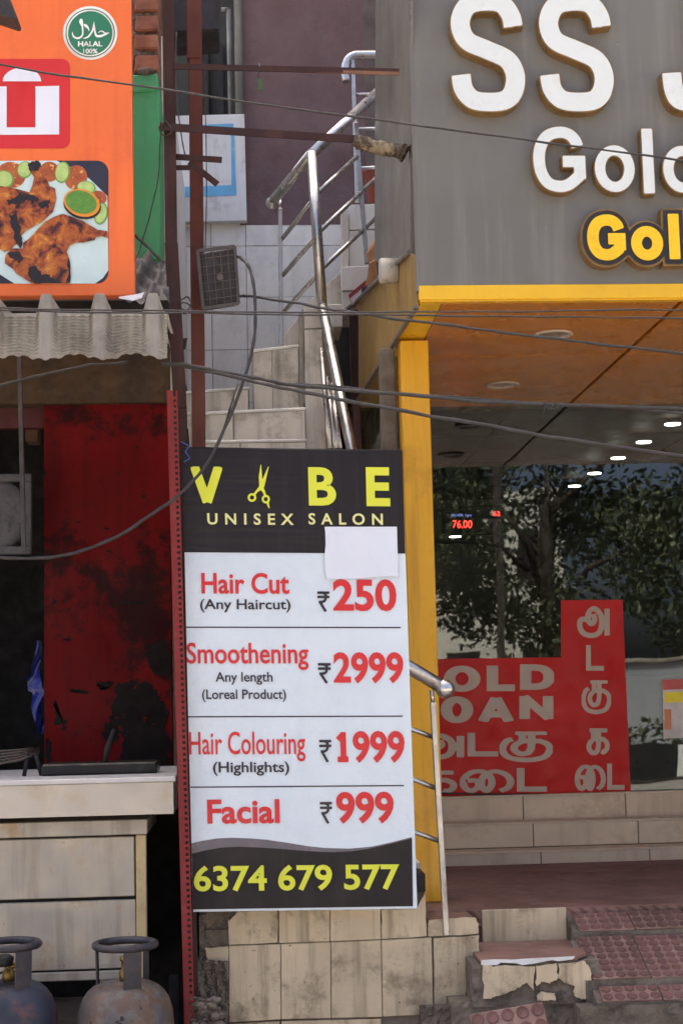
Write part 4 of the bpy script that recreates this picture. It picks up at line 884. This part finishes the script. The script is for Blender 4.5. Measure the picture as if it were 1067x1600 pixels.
# ================================================================== salon signboard
YSG = 5.42
sg_ = thing('salon_signboard', 'tall black and white salon price board with yellow and red lettering', 'signboard', P(470, 1424, YSG))
def sm_(k):
    def f(x, y):
        s = .0146-.0256*(y-703)/718
        return P(x, y, YSG-.0011*k)
    return f
def lean(x0, y0, x1, y1, k=2):
    """pixel box on the board -> points that follow the board's own slant"""
    xm, ym = (x0+x1)/2, (y0+y1)/2
    def f(x, y):
        s = .010-.022*(ym-703)/718
        return P(x+.024*(y-ym), y+s*(x-xm), YSG-.0011*k)
    return f
m_flex = M('white_flex', C(220, 231, 237), .38, var=.02, vs=2, dirt=C(206, 217, 226), damt=.5, dscale=3, bump=3, bscale=3, streak=C(206, 214, 220), samt=.3, sscale=8)
m_sblk = M('black_flex', C(32, 26, 28), .42, spec=.3, var=.12, vs=3, streak=C(46, 40, 43), samt=.5, sscale=26, bump=.35, bscale=7, rvar=.12)
m_sgry = M('grey_wave_print', C(104, 98, 104), .35, var=.05); m_sy = M('lime_print', C(222, 226, 60), .45, var=.04); m_syp = M('pale_yellow_print', C(228, 226, 150), .45, var=.04)
m_sr = M('red_print', C(214, 38, 42), .4, var=.04); m_sk = M('ink_print', C(38, 26, 42), .4, var=.05)
def outline(k): return [sm_(k)(*q) for q in ((285, 701), (628, 706), (640, 1064), (652, 1420), (302, 1425), (293, 1063))]
b = B(); b.prism(outline(0), (0, .022, 0), .002); obj('flex_face', b, m_flex, sg_)
def sp(name, pts, k, mat):
    b = B(); f = sm_(k); b.face([f(*q) for q in pts]); return obj(name, b, mat, sg_)
# the black head is a slightly creased sheet
_rs = np.random.RandomState(3); cre = [(_rs.uniform(0, .4), _rs.uniform(0, 1), _rs.uniform(-.15, .15), _rs.uniform(.0006, .0016)) for _ in range(26)]
def head(u, v):
    xl_, xr_ = 285+2.5*v, 628+5*v; x = xl_+(xr_-xl_)*u; y = (701+5*u)+(863-701-3*u)*v
    d = .0011+.0008*math.sin(u*230)*.25
    for cu, cv, sl2, am in cre: d += am*math.exp(-((v-cv-sl2*u)/.012)**2)*math.exp(-((u-cu)/.22)**2)
    return P(x, y, YSG-.0008-min(abs(d), .0019))
b = B(); b.grid(head, 110, 70); obj('black_head', b, m_sblk, sg_)
g_top = [(299, 1318), (315, 1314), (340, 1310), (362, 1309), (390, 1310), (416, 1312), (450, 1317), (480, 1322), (507, 1325), (545, 1326), (580, 1323), (612, 1316), (643, 1308)]
d_top = [(300, 1334), (320, 1329), (345, 1324.5), (372, 1323), (400, 1324), (434, 1326), (470, 1329), (500, 1331), (520, 1331.5), (550, 1330), (580, 1325.5), (612, 1318), (643.5, 1310)]
sp('grey_wave', g_top+d_top[::-1], 1, m_sgry)
sp('black_foot', d_top+[(645, 1416), (302, 1421)], 1.6, m_sblk)
T2 = lambda nm, tx, bb, mt, off=.02, spc=1.0: print_text(nm, tx, bb, lean(*bb, k=3.2), mt, sg_, off, spc)
b = B(); flat_glyph(b, 'V', (299, 729, 348, 790), 14, lean(299, 729, 348, 790, 3.2), 44); obj('lettering', b, m_sy, sg_); T2('lettering', 'B', (482, 730, 525, 790), m_sy, .03); T2('lettering', 'E', (572, 730, 609, 791), m_sy, .035)
T2('lettering', 'UNISEX', (324, 802, 459, 820), m_syp, .022, 1.75); T2('lettering', 'SALON', (482, 802, 598, 820), m_syp, .022, 1.75)
T2('lettering', 'Hair Cut', (315, 895, 452, 928), m_sr, .022); T2('lettering', '(Any Haircut)', (313, 936, 454, 957), m_sk, .014)
T2('lettering', 'Smoothening', (292, 1004, 482, 1047), m_sr, .016); T2('lettering', 'Any length', (337, 1050, 426, 1070), m_sk, .012); T2('lettering', '(Loreal Product)', (316, 1077, 447, 1097), m_sk, .013)
T2('lettering', 'Hair Colouring', (296, 1143, 477, 1190), m_sr, .009); T2('lettering', '(Highlights)', (333, 1190, 452, 1212), m_sk, .016); T2('lettering', 'Facial', (324, 1249, 437, 1287), m_sr, .026)
for tx, bb, rb2 in (('250', (520, 905, 619, 955), (496, 924, 515, 956)), ('2999', (521, 1019, 630, 1068), (497, 1036, 517, 1068)), ('999', (551, 1142, 632, 1192), (499, 1156, 518, 1191)), ('999', (525, 1237, 615, 1287), (500, 1253, 519, 1287))):
    T2('price', tx, bb, m_sr, .03)
    b = B(); flat_glyph(b, 'rs', rb2, 4.0, lean(*rb2, k=3.2), 34); obj('rupee_sign', b, m_sk, sg_)
b = B(); flat_glyph(b, '1', (524, 1144, 547, 1191), 9, lean(524, 1144, 547, 1191, 3.2), 40); obj('price', b, m_sr, sg_)
T2('lettering', '6374 679 577', (303, 1351, 624, 1392), m_sy, .024)
for x0, x1, y0, y1 in ((287, 626, 980, 980.6), (293, 629, 1120, 1119), (298, 631, 1230, 1227.5)):
    sp('rule', [(x0, y0-1), (x1, y1-1), (x1, y1+1), (x0, y0+1)], 1.4, m_sk)
# scissors emblem in place of the letter I (zoom pixels of the photograph)
sc_ = [([(377, 98), (375, 150), (380, 190), (372, 205)], [2, 14, 20, 16]), ([(410, 106), (395, 150), (384, 190), (372, 205)], [2, 12, 16, 16]), ([(378, 195), (360, 212), (350, 225)], [18, 10, 9]), ([(378, 195), (390, 215), (396, 232)], [18, 11, 9]),
       (_el(339, 239, 14, 14, 20), 9), (_el(398, 246, 13, 14, 20), 9), ([(406, 258), (408, 272), (413, 285)], [10, 8, 4])]
sc_ = [([(x, 400-y) for x, y in p_], w_) for p_, w_ in sc_]
xs, ys_, D = sdf_strokes(sc_, 312, 425, 105, 312, 80); b = B(); f = sm_(3.2)
for p_ in contour(xs, ys_, D)[0]: b.face([f(270+q[0]*.3655, 690+(400-q[1])*.3655) for q in p_])
obj('scissors_emblem', b, m_sy, sg_)
b = B(); b.tube([P(286, 702, YSG+.012), P(628, 707, YSG+.012)], .009, 8); obj('top_rail', b, m_black, sg_)
# pasted paper
pn = B()
pn.grid(lambda u, v: P(507+113*u+2*v+1.5*math.sin(v*7)*(u < .1), 823+81*v-3*u*v+1.2*math.sin(u*5)*(v > .9), YSG-.0055-.0025*abs(math.sin(u*3.1+v*2))-.006*max(0, v-.9)*10*(u-.5)**2), 24, 18)
pn.face([P(508, 823.5, YSG-.0051), P(620, 823.5, YSG-.0051), P(622, 901, YSG-.0051), P(510, 903.5, YSG-.0051)])
obj('paper_notice', pn, M('thin_paper', C(224, 229, 238), .6, var=.02, vs=10), None, label='blank white paper pasted over the salon signboard below its heading', cat='paper', fixn=False)

# ================================================================== posts and bars
m_brn = M('dark_brown_steel', C(58, 36, 32), .65, spec=.3, var=.16, vs=4, dirt=C(48, 30, 28), damt=.5, dscale=5, streak=C(92, 60, 52), samt=.4, sscale=20, spots=C(110, 84, 74), spscale=60, spamt=.75)
m_rbr = M('red_oxide_steel', C(96, 54, 43), .7, spec=.3, var=.14, vs=4, dirt=C(82, 46, 40), damt=.5, dscale=5, streak=C(126, 76, 62), samt=.4, sscale=20, spots=C(70, 44, 38), spscale=60, spamt=.74)
YP1, YP2 = 5.5, 5.8
p1_ = thing('steel_post', 'dark brown square steel post between the orange signboard and alley', 'post', P(300, 1700, YP1))
b = B(); a0, a1 = P(262, -80, YP1), P(268, 385, YP1); b.bar(a0, a1, .042, .045, (0, 1, 0), .003); obj('upper_section', b, m_brn, p1_)
b = B(); a0, a1 = P(268, 380, YP1-.004), P(282, 640, YP1-.004); c1 = Vector((P(302, 1640, YP1).x, YP1, 0)); b.bar(a0, a1, .046, .047, (0, 1, 0), .003); b.bar(a1, c1, .046, .047, (0, 1, 0), .003); obj('lower_section', b, m_brn, p1_)
p2_ = thing('oxide_post', 'reddish brown steel post standing in front of the notice board', 'post', P(325, 1500, YP2))
b = B(); b.bar(P(304, -80, YP2), P(311, 705, YP2), .05, .05, (0, 1, 0), .003); a = P(311, 705, YP2); b.bar(a, Vector((a.x+.06, YP2, 0)), .05, .05, (0, 1, 0), .003); obj('shaft', b, m_rbr, p2_)
b = B(); b.bar(P(302, -80, YP2-.004), P(304, 95, YP2-.004), .054, .054, (0, 1, 0), .003); obj('sleeve', b, m_rbr, p2_)
b = B(); b.bar(P(291, 670, YP2-.1), P(293, 700, YP2-.1), .018, .01, (0, 1, 0)); obj('slotted_tab', b, m_brn, p2_)
# angle-iron bars crossing the alley
def angle(name, a, c, w, lab, mat=m_brn):
    t = thing(name, lab, 'bar', (a+c)/2)
    b = B(); b.bar(a, c, .006, w, (0, 0, 1)); obj('web', b, mat, t)
    dv = Vector((0, .018, w/2-.002)); b = B(); b.bar(a+dv, c+dv, .04, .005, (0, 0, 1)); obj('flange', b, mat, t); return t
t1 = angle('steel_bar', P(272, 104, 5.46), P(624, 112, 5.4), .021, 'upper rusty angle iron bar crossing the alley to the shop fascia')
b = B(); b.bar(P(470, 111, 5.43), P(624, 115, 5.395), .006, .012); obj('stiffener', b, M('rusty_strip', C(120, 84, 62), .8), t1)
q = P(405, 112, 5.42); b = B(); b.tube([P(404, 98, 5.43), P(407, 108, 5.41), P(403, 118, 5.43), P(404, 126, 5.43)], .0018, 5); obj('wire_hook', b, m_black, t1)
b = B(); b.box(P(401, 0, 5.43).x, P(408, 0, 5.43).x, 5.428, 5.432, ZR(404, 142, 5.43), ZR(404, 123, 5.43)); obj('green_tag', b, M('green_tag', C(62, 84, 46), .6), t1)
t2 = angle('steel_bar', P(250, 198, 5.45), P(562, 218, 5.5), .028, 'lower brown angle iron bar ending in a plaster wrapped joint')
# plaster-wrapped end
b = B(); wr = [P(553, 220, 5.5), P(566, 224, 5.5), P(580, 228, 5.5), P(600, 232, 5.51), P(618, 235, 5.52), P(630, 238, 5.52), P(634, 240, 5.52)]
wr = catmull(wr, 4); b.tube(wr, list(np.interp(np.linspace(0, 6, len(wr)), range(7), [.016, .026, .023, .027, .024, .03, .036])), 16)
for v in b.bm.verts: v.co += Vector((random.uniform(-1, 1), random.uniform(-1, 1), random.uniform(-1, 1)))*.0048
obj('plaster_wrap', b, M('flaky_plaster', C(146, 130, 106), .9, var=.25, vs=20, dirt=C(74, 60, 48), damt=.95, dscale=16, dlo=.46, bump=1.5), t2)
b = B(); b.bar(P(274, 245, 5.53), P(347, 250, 5.53), .005, .022); obj('steel_strip', b, m_brn, None, label='short level brown steel strip fixed to the dark post', cat='strip')
b = B(); b.bar(P(272, 262, 5.54), P(298, 262, 5.54), .005, .018); b.bar(P(296, 253, 5.54), P(340, 288, 5.54), .005, .022); obj('steel_strip', b, m_brn, None, label='short bent brown steel strip slanting down across the notice board', cat='strip')
b = B(); b.prism([P(266, -30, 6.4), P(344, -30, 6.4), P(342, 48, 6.4), P(268, 52, 6.4)], (0, .25, 0), .01); obj('dark_box', b, M('dark_metal_box', C(44, 38, 38), .7, var=.2), None, label='dark metal box hanging high between the two posts', cat='box')
b = B(); b.prism([P(275, 530, 5.52), P(293, 528, 5.52), P(290, 545, 5.52), P(279, 548, 5.52)], (0, .01, 0)); obj('post_bracket', b, m_brn, p1_)

# perforated red slotted angle
pa_ = thing('slotted_angle_post', 'red perforated slotted angle post along the left edge of salon signboard', 'post', Vector((P(302, 1640, 5.36).x, 5.36, 0)))
m_sl = M('chipped_red_enamel', C(128, 42, 42), .55, spec=.3, var=.15, vs=6, dirt=C(120, 66, 62), damt=.5, dscale=6, spots=C(206, 188, 180), spscale=70, spamt=.745)
YL = 5.36; tA, tB = P(269, 610, YL), P(297, 1640, YL); tB = tA+(tB-tA)*((tA.z)/(tA.z-tB.z))
ax = (tA-tB).normalized(); px_ = Vector((1, 0, 0)); Lh = (tA-tB).length
w0, h0, h1, w1 = -.018, .003, .0135, .018; pitch = .0195; n_ = int(Lh/pitch)
b = B()
def strip(a, c, s0, s1): b.prism([tB+ax*s0+px_*a, tB+ax*s0+px_*c, tB+ax*s1+px_*c, tB+ax*s1+px_*a], (0, .002, 0))
strip(w0, h0, 0, Lh); strip(h1, w1, 0, Lh)
for i in range(n_): strip(h0, h1, i*pitch, i*pitch+pitch*.5)
obj('slotted_face', b, m_sl, pa_)
b = B(); b.prism([tB+px_*w0, tB+px_*(w0+.002), tA+px_*(w0+.002), tA+px_*w0], (0, .036, 0)); obj('side_flange', b, m_sl, pa_)
b = B(); b.tube([P(283, 690, 5.38), P(296, 697, 5.39), P(290, 706, 5.38), P(297, 716, 5.39), P(288, 722, 5.38)], .002, 5); obj('blue_tie', b, M('blue_string', C(60, 96, 170), .6), pa_)

# ================================================================== floodlight on the post
fl = thing('floodlight', 'brown square floodlight with wire grid clamped to the reddish post', 'lamp', P(342, 480, 5.55))
Yf2 = 5.58; fa = lambda x, y, d=0: P(x, y, Yf2+.0012*(x-340)*.3+d)
b = B(); b.prism([fa(314, 396), fa(366, 388), fa(372, 472), fa(321, 480)], (-.012, .08, .004), .004); obj('housing', b, M('rusty_brown_housing', C(52, 46, 43), .7, var=.2, vs=8, dirt=C(78, 64, 54), damt=.5, dscale=8), fl)
b = B()
for e0, e1 in (((309, 392), (367, 385)), ((367, 385), (373, 474)), ((373, 474), (318, 482)), ((318, 482), (309, 392))): b.bar(fa(*e0, -.004), fa(*e1, -.004), .012, .008, (0, 1, 0))
obj('rim', b, M('dirty_rim', C(78, 71, 67), .7, var=.2, vs=12), fl)
m_wire = M('grid_wire', C(100, 90, 82), .6, var=.2)
for i in range(1, 5):
    t = i/5; b = B(); b.tube([fa(309+58*t, 392-7*t, -.006), fa(318+55*t, 482-8*t, -.006)], .0014, 5); obj('grid_wire', b, m_wire, fl)
for i in range(1, 7):
    t = i/7; b = B(); b.tube([fa(309+9*t, 392+90*t, -.0075), fa(367+6*t, 385+89*t, -.0075)], .0014, 5); obj('grid_wire', b, m_wire, fl)
cc = fa(344, 433, -.009); b = B(); b.lathe([(.010, 0), (.013, -.001), (.013, .003), (.010, .003)], cc, 20, 'Y'); obj('grid_ring', b, m_wire, fl)

# ================================================================== cables
m_cab = M('dusty_black_cable', C(58, 54, 52), .6, var=.2, vs=20)
def cable(pts, r, lab, n=8, seg=7):
    pc_ = catmull([P(x, y, Y) for x, y, Y in pts], n); ph_ = rs_.rand(4)*6
    pc_ = [p_+Vector((0, .003*math.sin(i*.9+ph_[0]), .0012*math.sin(i*.7+ph_[1])+.0008*math.sin(i*1.9+ph_[2]))) for i, p_ in enumerate(pc_)]
    b = B(); b.tube(pc_, [r*(1+.12*math.sin(i*1.3+ph_[3])) for i in range(len(pc_))], seg); obj('cable', b, m_cab, None, label=lab, cat='cable')
cable([(-60, 92, 4.85), (205, 133, 4.88), (585, 187, 4.95), (850, 222, 5.0), (1130, 260, 5.05)], .0036, 'thin cable sloping across orange board and the white Gold letters')
cable([(-60, 480, 4.85), (260, 486, 4.85), (560, 488, 4.85), (850, 486, 4.85), (1130, 483, 4.85)], .0028, 'upper of two thin level wires just under the grey fascia')
cable([(-60, 484, 4.87), (280, 489.5, 4.87), (560, 492, 4.87), (850, 495, 4.87), (1130, 498, 4.87)], .003, 'lower of two thin level wires just under the grey fascia')
cable([(372, 462, 5.6), (400, 464, 5.5), (470, 475, 5.4), (560, 490, 5.3), (700, 508, 5.2), (830, 525, 5.15), (960, 540, 5.1), (1130, 561, 5.1)], .005, 'cable running right from the floodlight across the orange soffit')
cable([(255, 566, 5.42), (300, 572, 5.36), (400, 591, 5.3), (470, 603, 5.25), (600, 614, 5.2), (800, 630, 5.15), (1130, 641, 5.1)], .0065, 'thick cable from the dark post sagging below the soffit edge')
cable([(255, 569, 5.43), (300, 575, 5.37), (400, 597, 5.28), (490, 616, 5.2), (600, 637, 5.15), (750, 663, 5.1), (900, 689, 5.05), (1130, 722, 5.0)], .0065, 'lowest thick cable slanting across the dark shop window')
cable([(430, 600, 5.34), (500, 602, 5.3), (640, 616, 5.25), (850, 630, 5.2), (1130, 650, 5.15)], .0045, 'thin cable running beside the thick one below the soffit')
cable([(366, 401, 5.62), (378, 404, 5.55), (390, 419, 5.5), (397, 450, 5.46), (399, 490, 5.44), (397, 530, 5.42), (388, 570, 5.4), (370, 625, 5.37), (350, 672, 5.34), (325, 722, 5.31), (290, 764, 5.28), (240, 802, 5.27), (185, 837, 5.26), (130, 860, 5.25), (65, 872, 5.25), (0, 870, 5.25), (-60, 858, 5.25)], .0058, 'looping cable drooping from the floodlight over the red panel', 6)
cable([(384, 585, 5.5), (376, 610, 5.45), (366, 630, 5.42), (350, 668, 5.4), (372, 600, 5.45)], .003, 'thin twisted wire beside the drooping floodlight cable')
cable([(320, 100, 5.74), (322, 200, 5.75), (323, 300, 5.75), (321, 390, 5.74)], .002, 'thin wire running down the reddish post to the floodlight')
cable([(276, 50, 5.46), (275, 130, 5.46), (280, 185, 5.46), (286, 225, 5.47), (290, 245, 5.48)], .0025, 'thin black wire hanging beside the dark brown post')
cable([(252, 190, 5.46), (249, 200, 5.44), (256, 212, 5.45), (268, 206, 5.44), (262, 192, 5.44), (254, 194, 5.44), (250, 230, 5.47), (248, 275, 5.5), (236, 330, 5.52), (220, 385, 5.54), (205, 420, 5.5)], .0025, 'looped wire tied at the dark post falling past green plaster')
cable([(205, 362, 5.4), (230, 385, 5.42), (258, 412, 5.44)], .005, 'short black cable sloping behind the orange board to the post')
cable([(282, 470, 5.48), (292, 464, 5.46), (299, 474, 5.46), (292, 485, 5.46), (282, 480, 5.47), (288, 472, 5.46), (300, 482, 5.47), (290, 490, 5.46), (280, 486, 5.47)], .0025, 'small tangled coil of black wire between the two posts')
cable([(-20, 607, 5.7), (60, 588, 5.7), (130, 573, 5.72), (200, 566, 5.75)], .006, 'sooty cable rising along the ochre beam under the awning')
cable([(690, 1240, 7.5), (800, 1241, 7.5), (985, 1244, 7.5)], .004, 'black wire along the foot of the red window sticker')

b = B(); b.tube(catmull([P(846, 634, 5.13), P(852, 629, 5.12), P(860, 637, 5.12), P(866, 630, 5.13), P(872, 635, 5.13), P(858, 640, 5.12), P(851, 633, 5.13), P(848, 648, 5.13)], 5), .0022, 5); obj('cable_tie', b, m_cab, None, label='small wire knot tied round the thick cable below the soffit', cat='wire')
# ================================================================== pipe stub, litter, rubble
q = flank(621, 423)
pst_ = thing('pipe_stub', 'stubby grey white capped pipe sticking out of the shop flank', 'pipe', q)
b = B(); b.lathe([(.046, -.068), (.049, -.064), (.049, .0)], (q.x, q.y, q.z), 26, 'X'); obj('pipe', b, M('dirty_white_pvc', C(196, 190, 178), .6, var=.08, dirt=C(110, 98, 80), damt=.8, dscale=9), pst_)
b = B(); b.lathe([(.045, -.0705), (.045, -.0685)], (q.x, q.y, q.z), 26, 'X'); obj('cap', b, M('pale_cap', C(196, 200, 200), .5), pst_)
cb = B()
pts = [(583, 378), (592, 372), (593, 425), (584, 441), (576, 440), (578, 420), (572, 398)]
cb.prism([P(x, y, 7.0)+Vector((0, random.uniform(-.03, .03), 0)) for x, y in pts], (.0, .02, .01)); cb.prism([P(x, y, 6.96) for x, y in ((577, 412), (588, 405), (590, 432), (580, 448), (571, 447), (575, 430))], (0, .012, .008))
obj('cardboard_scrap', cb, M('torn_cardboard', C(176, 128, 92), .85, var=.2, vs=25, bump=1), None, label='torn brown cardboard wedged behind the grey flank sheet', cat='cardboard')
bx = thing('carton', 'small red and white printed carton lying on the slanting ledge', 'carton', P(560, 476, 7.05))
b = B(); b.prism([P(545, 462, 7.1), P(571, 440, 7.1), P(580, 447, 7.1), P(552, 474, 7.1)], (0, .05, 0), .002); obj('body', b, M('white_carton', C(206, 200, 204), .6), bx)
b = B(); b.prism([P(544, 461, 7.095), P(571, 438, 7.095), P(575, 442, 7.095), P(547, 466, 7.095)], (0, .004, 0)); obj('red_band', b, M('carton_red', C(146, 42, 46), .6), bx)
b = B(); b.prism([P(x, y, 7.09) for x, y in ell(571, 453, 7, 6, -40, 14)], (0, .004, 0)); obj('dark_seal', b, M('carton_dark', C(52, 58, 68), .6), bx)
b = B(); rs = np.random.RandomState(8)
for i in range(150):
    x, y = rs.uniform(300, 345), rs.uniform(1560, 1640); r_ = rs.uniform(.006, .022); p = P(x, y, rs.uniform(5.3, 5.52))
    if p.z < .02: p.z = .02
    bmesh.ops.create_icosphere(b.bm, subdivisions=1, radius=r_, matrix=Matrix.Translation(p) @ Matrix.Rotation(rs.rand()*6, 4, 'X') @ Matrix.Diagonal((1, .8, .6, 1)))
obj('rubble', b, m_cem, None, kind='stuff', label='grey cement rubble heaped at the foot of the slotted post', cat='rubble')
b = B(); rough_block(b, XR(300, 1560, 5.54), XR(357, 1560, 5.54), 5.53, 5.7, 0, ZR(330, 1500, 5.54), .014, 24, 41); rough_block(b, XR(312, 1450, 5.6), XR(372, 1450, 5.6), 5.585, 5.7, ZR(330, 1500, 5.6), ZR(340, 1428, 5.6), .012, 14, 42); obj('broken_cement', b, m_cem, stair)
b = B(); rough_block(b, XR(660, 1590, 5.44), XR(755, 1590, 5.44), 5.46, 5.6, 0, ZR(700, 1574, 5.44), .012, 24, 44); obj('broken_cement', b, m_cem, stair)

# ================================================================== gas cylinders
m_cyl = M('rusty_blue_grey_cylinder', C(76, 76, 80), .5, metal=.15, col2=C(112, 106, 100), vs=5, dirt=C(98, 74, 58), damt=.8, dscale=9, streak=C(136, 112, 92), samt=.7, sscale=12, spots=C(46, 40, 40), spscale=30, spamt=.64, bump=.6, dlo=.47)
m_cyl2 = M('dull_blue_cylinder', C(46, 50, 62), .5, metal=.15, var=.4, vs=7, dirt=C(112, 72, 60), damt=.8, dscale=9, spots=C(150, 140, 130), spscale=60, spamt=.75, bump=.4)
m_ring2 = M('worn_blue_ring', C(58, 56, 62), .42, metal=.3, var=.3, vs=14, dirt=C(96, 76, 66), damt=.6, dscale=12)
m_brass = M('brass_valve', C(140, 112, 60), .4, metal=.8)
def cylinder(x, lab, mat, turn, sc=1.0):
    Yc = 5.2; t = P(x, 1470, Yc); zt_ = t.z; r = .154*sc; c = Vector((t.x, Yc, 0)); sh = ZR(x, 1532, Yc)
    g = thing('gas_cylinder', lab, 'gas cylinder', c, 'gas cylinders in front of the counter')
    prof = [(r*.75, .02), (r*.93, .06), (r, .1), (r, sh-.13)]+[(r*math.cos(a)**.55 if a < 1.5 else .03, sh-.13+.13*math.sin(a)) for a in (.3, .6, .85, 1.05, 1.22, 1.36)]+[(.03, sh), (.005, sh)]
    b = B(); b.lathe(prof, c, 40); obj('body', b, mat, g)
    b = B(); b.lathe([(r*.72, .0), (r*.74, .0), (r*.74, .05), (r*.72, .05)], c, 32); obj('foot_ring', b, m_ring2, g)
    b = B(); b.tube([c+Vector((math.cos(a)*.095, math.sin(a)*.095, zt_-.012)) for a in [2*math.pi*k/40 for k in range(41)]], .0125, 12, False); obj('grip_ring', b, m_ring2, g)
    for k, a in enumerate((turn, turn+2.1, turn+4.2)):
        d = Vector((math.cos(a), math.sin(a), 0)); tn = Vector((-d.y, d.x, 0)); w = .029 if k == 0 else .012
        b = B(); b.prism([c+d*.088+tn*w+Vector((0, 0, sh-.045)), c+d*.088-tn*w+Vector((0, 0, sh-.045)), c+d*.092-tn*w+Vector((0, 0, zt_-.01)), c+d*.092+tn*w+Vector((0, 0, zt_-.01))], d*.005, .001); obj('stay', b, m_ring2, g)
    b = B(); b.lathe([(.02, sh-.01), (.02, sh+.03), (.013, sh+.035), (.013, sh+.06), (.018, sh+.062), (.018, sh+.075)], c, 14); b.tube([c+Vector((0, 0, sh+.045)), c+Vector((.045*math.cos(turn+1), .045*math.sin(turn+1), sh+.045))], .009, 8); obj('valve', b, m_brass, g)
    b = B(); b.tube([c+Vector((math.cos(a)*(.1+.004*math.sin(3*a)), math.sin(a)*.1, sh-.022+.004*math.sin(2*a))) for a in [2*math.pi*k/30 for k in range(31)]], .0022, 5, False); obj('tie_wire', b, m_wire, g)
    b = B(); b.lathe([(r*1.003, sh-.175), (r*1.012, sh-.171), (r*1.012, sh-.163), (r*1.003, sh-.159)], c, 40); obj('weld_seam', b, mat, g)
    if x < 100:
        b = B(); b.lathe([(.022, sh+.05), (.03, sh+.055), (.03, sh+.075), (.02, sh+.085)], c+Vector((-.01, -.03, 0)), 16); b.tube([c+Vector((-.01, -.03, sh+.065)), c+Vector((-.08, -.07, sh+.07)), c+Vector((-.17, -.03, sh+.02))], .009, 8); obj('regulator', b, m_black, g)
    return g
cylinder(196, 'whole rusty grey gas cylinder standing before the dark gap', m_cyl, -1.25)
gcy = [o for o in bpy.data.objects if o.name.startswith('gas_cylinder')][0]
cylinder(14, 'dull blue gas cylinder cut off by the left photo edge', m_cyl2, -.9)

# ================================================================== across the road (seen mirrored in the shop window)
wall = thing('boundary_wall', 'pale grey boundary wall across the road', 'wall', (5, -13, 0))
b = B(); b.box(-30, 40, -13.1, -12.9, 0, 1.9, .01); obj('masonry', b, M('grey_boundary_wall', C(150, 152, 156), .8, var=.1, vs=.6, dirt=C(110, 106, 100), damt=.5, dscale=.7), wall)
b = B(); b.box(-30, 40, -13.16, -12.84, 1.9, 1.96, .01); obj('coping', b, m_pave, wall)
med = B(); med.box(-30, 40, -9.7, -8.9, 0, .5, .02); o = obj('road_median', med, m_pave, kind='structure')
for i in range(44):
    b = B(); b.box(-26+i*1.2, -24.8+i*1.2, -8.89, -8.85, .06, .56); obj('painted_block', b, m_white if i % 2 else m_black, o)
m_leaf = [M('leaf_%d' % i, c_, .5, var=.35, vs=1.5) for i, c_ in enumerate((C(62, 68, 44), C(84, 88, 60), C(48, 56, 38)))]
def leaves(b, c, rad, n, size, rs):
    for _ in range(n):
        d = rs.normal(size=3); d /= np.linalg.norm(d); r_ = rs.rand()**.45; p = Vector(c)+Vector((d[0]*rad[0]*r_, d[1]*rad[1]*r_, d[2]*rad[2]*r_))
        u = Vector(rs.normal(size=3)).normalized(); w = u.orthogonal().normalized(); s = size*rs.uniform(.6, 1.3); b.mi = rs.randint(3)
        b.face([p-u*s, p+w*s*.5, p+u*s, p-w*s*.5])
rs = np.random.RandomState(2)
b = B()
for i in range(60): leaves(b, (-24+i*1.0, -9.3, .7), (.7, .35, .32), 120, .07, rs)
obj('hedge', b, m_leaf, None, kind='stuff', label='low clipped hedge along the road median', cat='hedge', fixn=False)
m_bark = M('bark', C(62, 52, 44), .9, var=.3, bump=2, bscale=20)
for k, (x, y, h, rd) in enumerate(((2.2, -15, 6.5, 2.6), (6.0, -16.5, 7.5, 3.0), (9.5, -15, 6.0, 2.6), (13.5, -16, 7.0, 3.0), (-3, -16, 7, 3), (18, -15, 6.5, 3))):
    t = thing('street_tree', ('slender', 'broad tall', 'low bushy', 'tall dense', 'leftmost spreading', 'rightmost spreading')[k]+' tree behind the boundary wall across the road', 'tree', (x, y, 0), 'trees across the road')
    b = B(); b.tube([(x, y, 0), (x+.1, y, h*.3), (x-.05, y+.1, h*.55), (x+.1, y, h*.8)], [.2, .16, .12, .05], 10)
    for q_ in range(6):
        a = q_*1.05+k; b.tube([(x, y, h*(.35+.06*q_)), (x+math.cos(a)*rd*.4, y+math.sin(a)*rd*.4, h*(.5+.06*q_)), (x+math.cos(a)*rd*.75, y+math.sin(a)*rd*.7, h*(.55+.07*q_))], [.07, .05, .02], 6)
    obj('trunk', b, m_bark, t)
    b = B()
    for q_ in range(26):
        d = rs.normal(size=3); d /= np.linalg.norm(d); c_ = (x+d[0]*rd*.75, y+d[1]*rd*.75, h*.66+d[2]*h*.3); leaves(b, c_, (rd*.36, rd*.36, rd*.3), 420, .085, rs)
    obj('crown', b, m_leaf, t, fixn=False)
pb_ = thing('pale_house', 'pale two storey house across the road beyond the trees', 'house', (4.6, -24, 0))
b = B(); b.box(1.5, 7.5, -27, -22, 0, 6.2); obj('wall', b, M('cream_house_wall', C(214, 208, 196), .8, var=.08, vs=.5), pb_)
for x in (2.6, 4.6, 6.4):
    for z in (1.2, 4.0):
        b = B(); b.box(x, x+.8, -21.98, -21.94, z, z+1.2); obj('window', b, m_blk, pb_)
lpst = thing('lamp_pole', 'grey steel lamp pole on the road median', 'lamp pole', (3.9, -9.3, .5))
b = B(); b.tube([(3.9, -9.3, .5), (3.9, -9.3, 7.5), (4.2, -8.6, 8.2), (4.5, -7.8, 8.3)], [.07, .05, .04, .035], 10); obj('pole', b, m_alu, lpst)
b = B(); b.box(4.35, 4.65, -8.1, -7.2, 8.25, 8.36, .02); obj('lamp_head', b, m_alu, lpst)
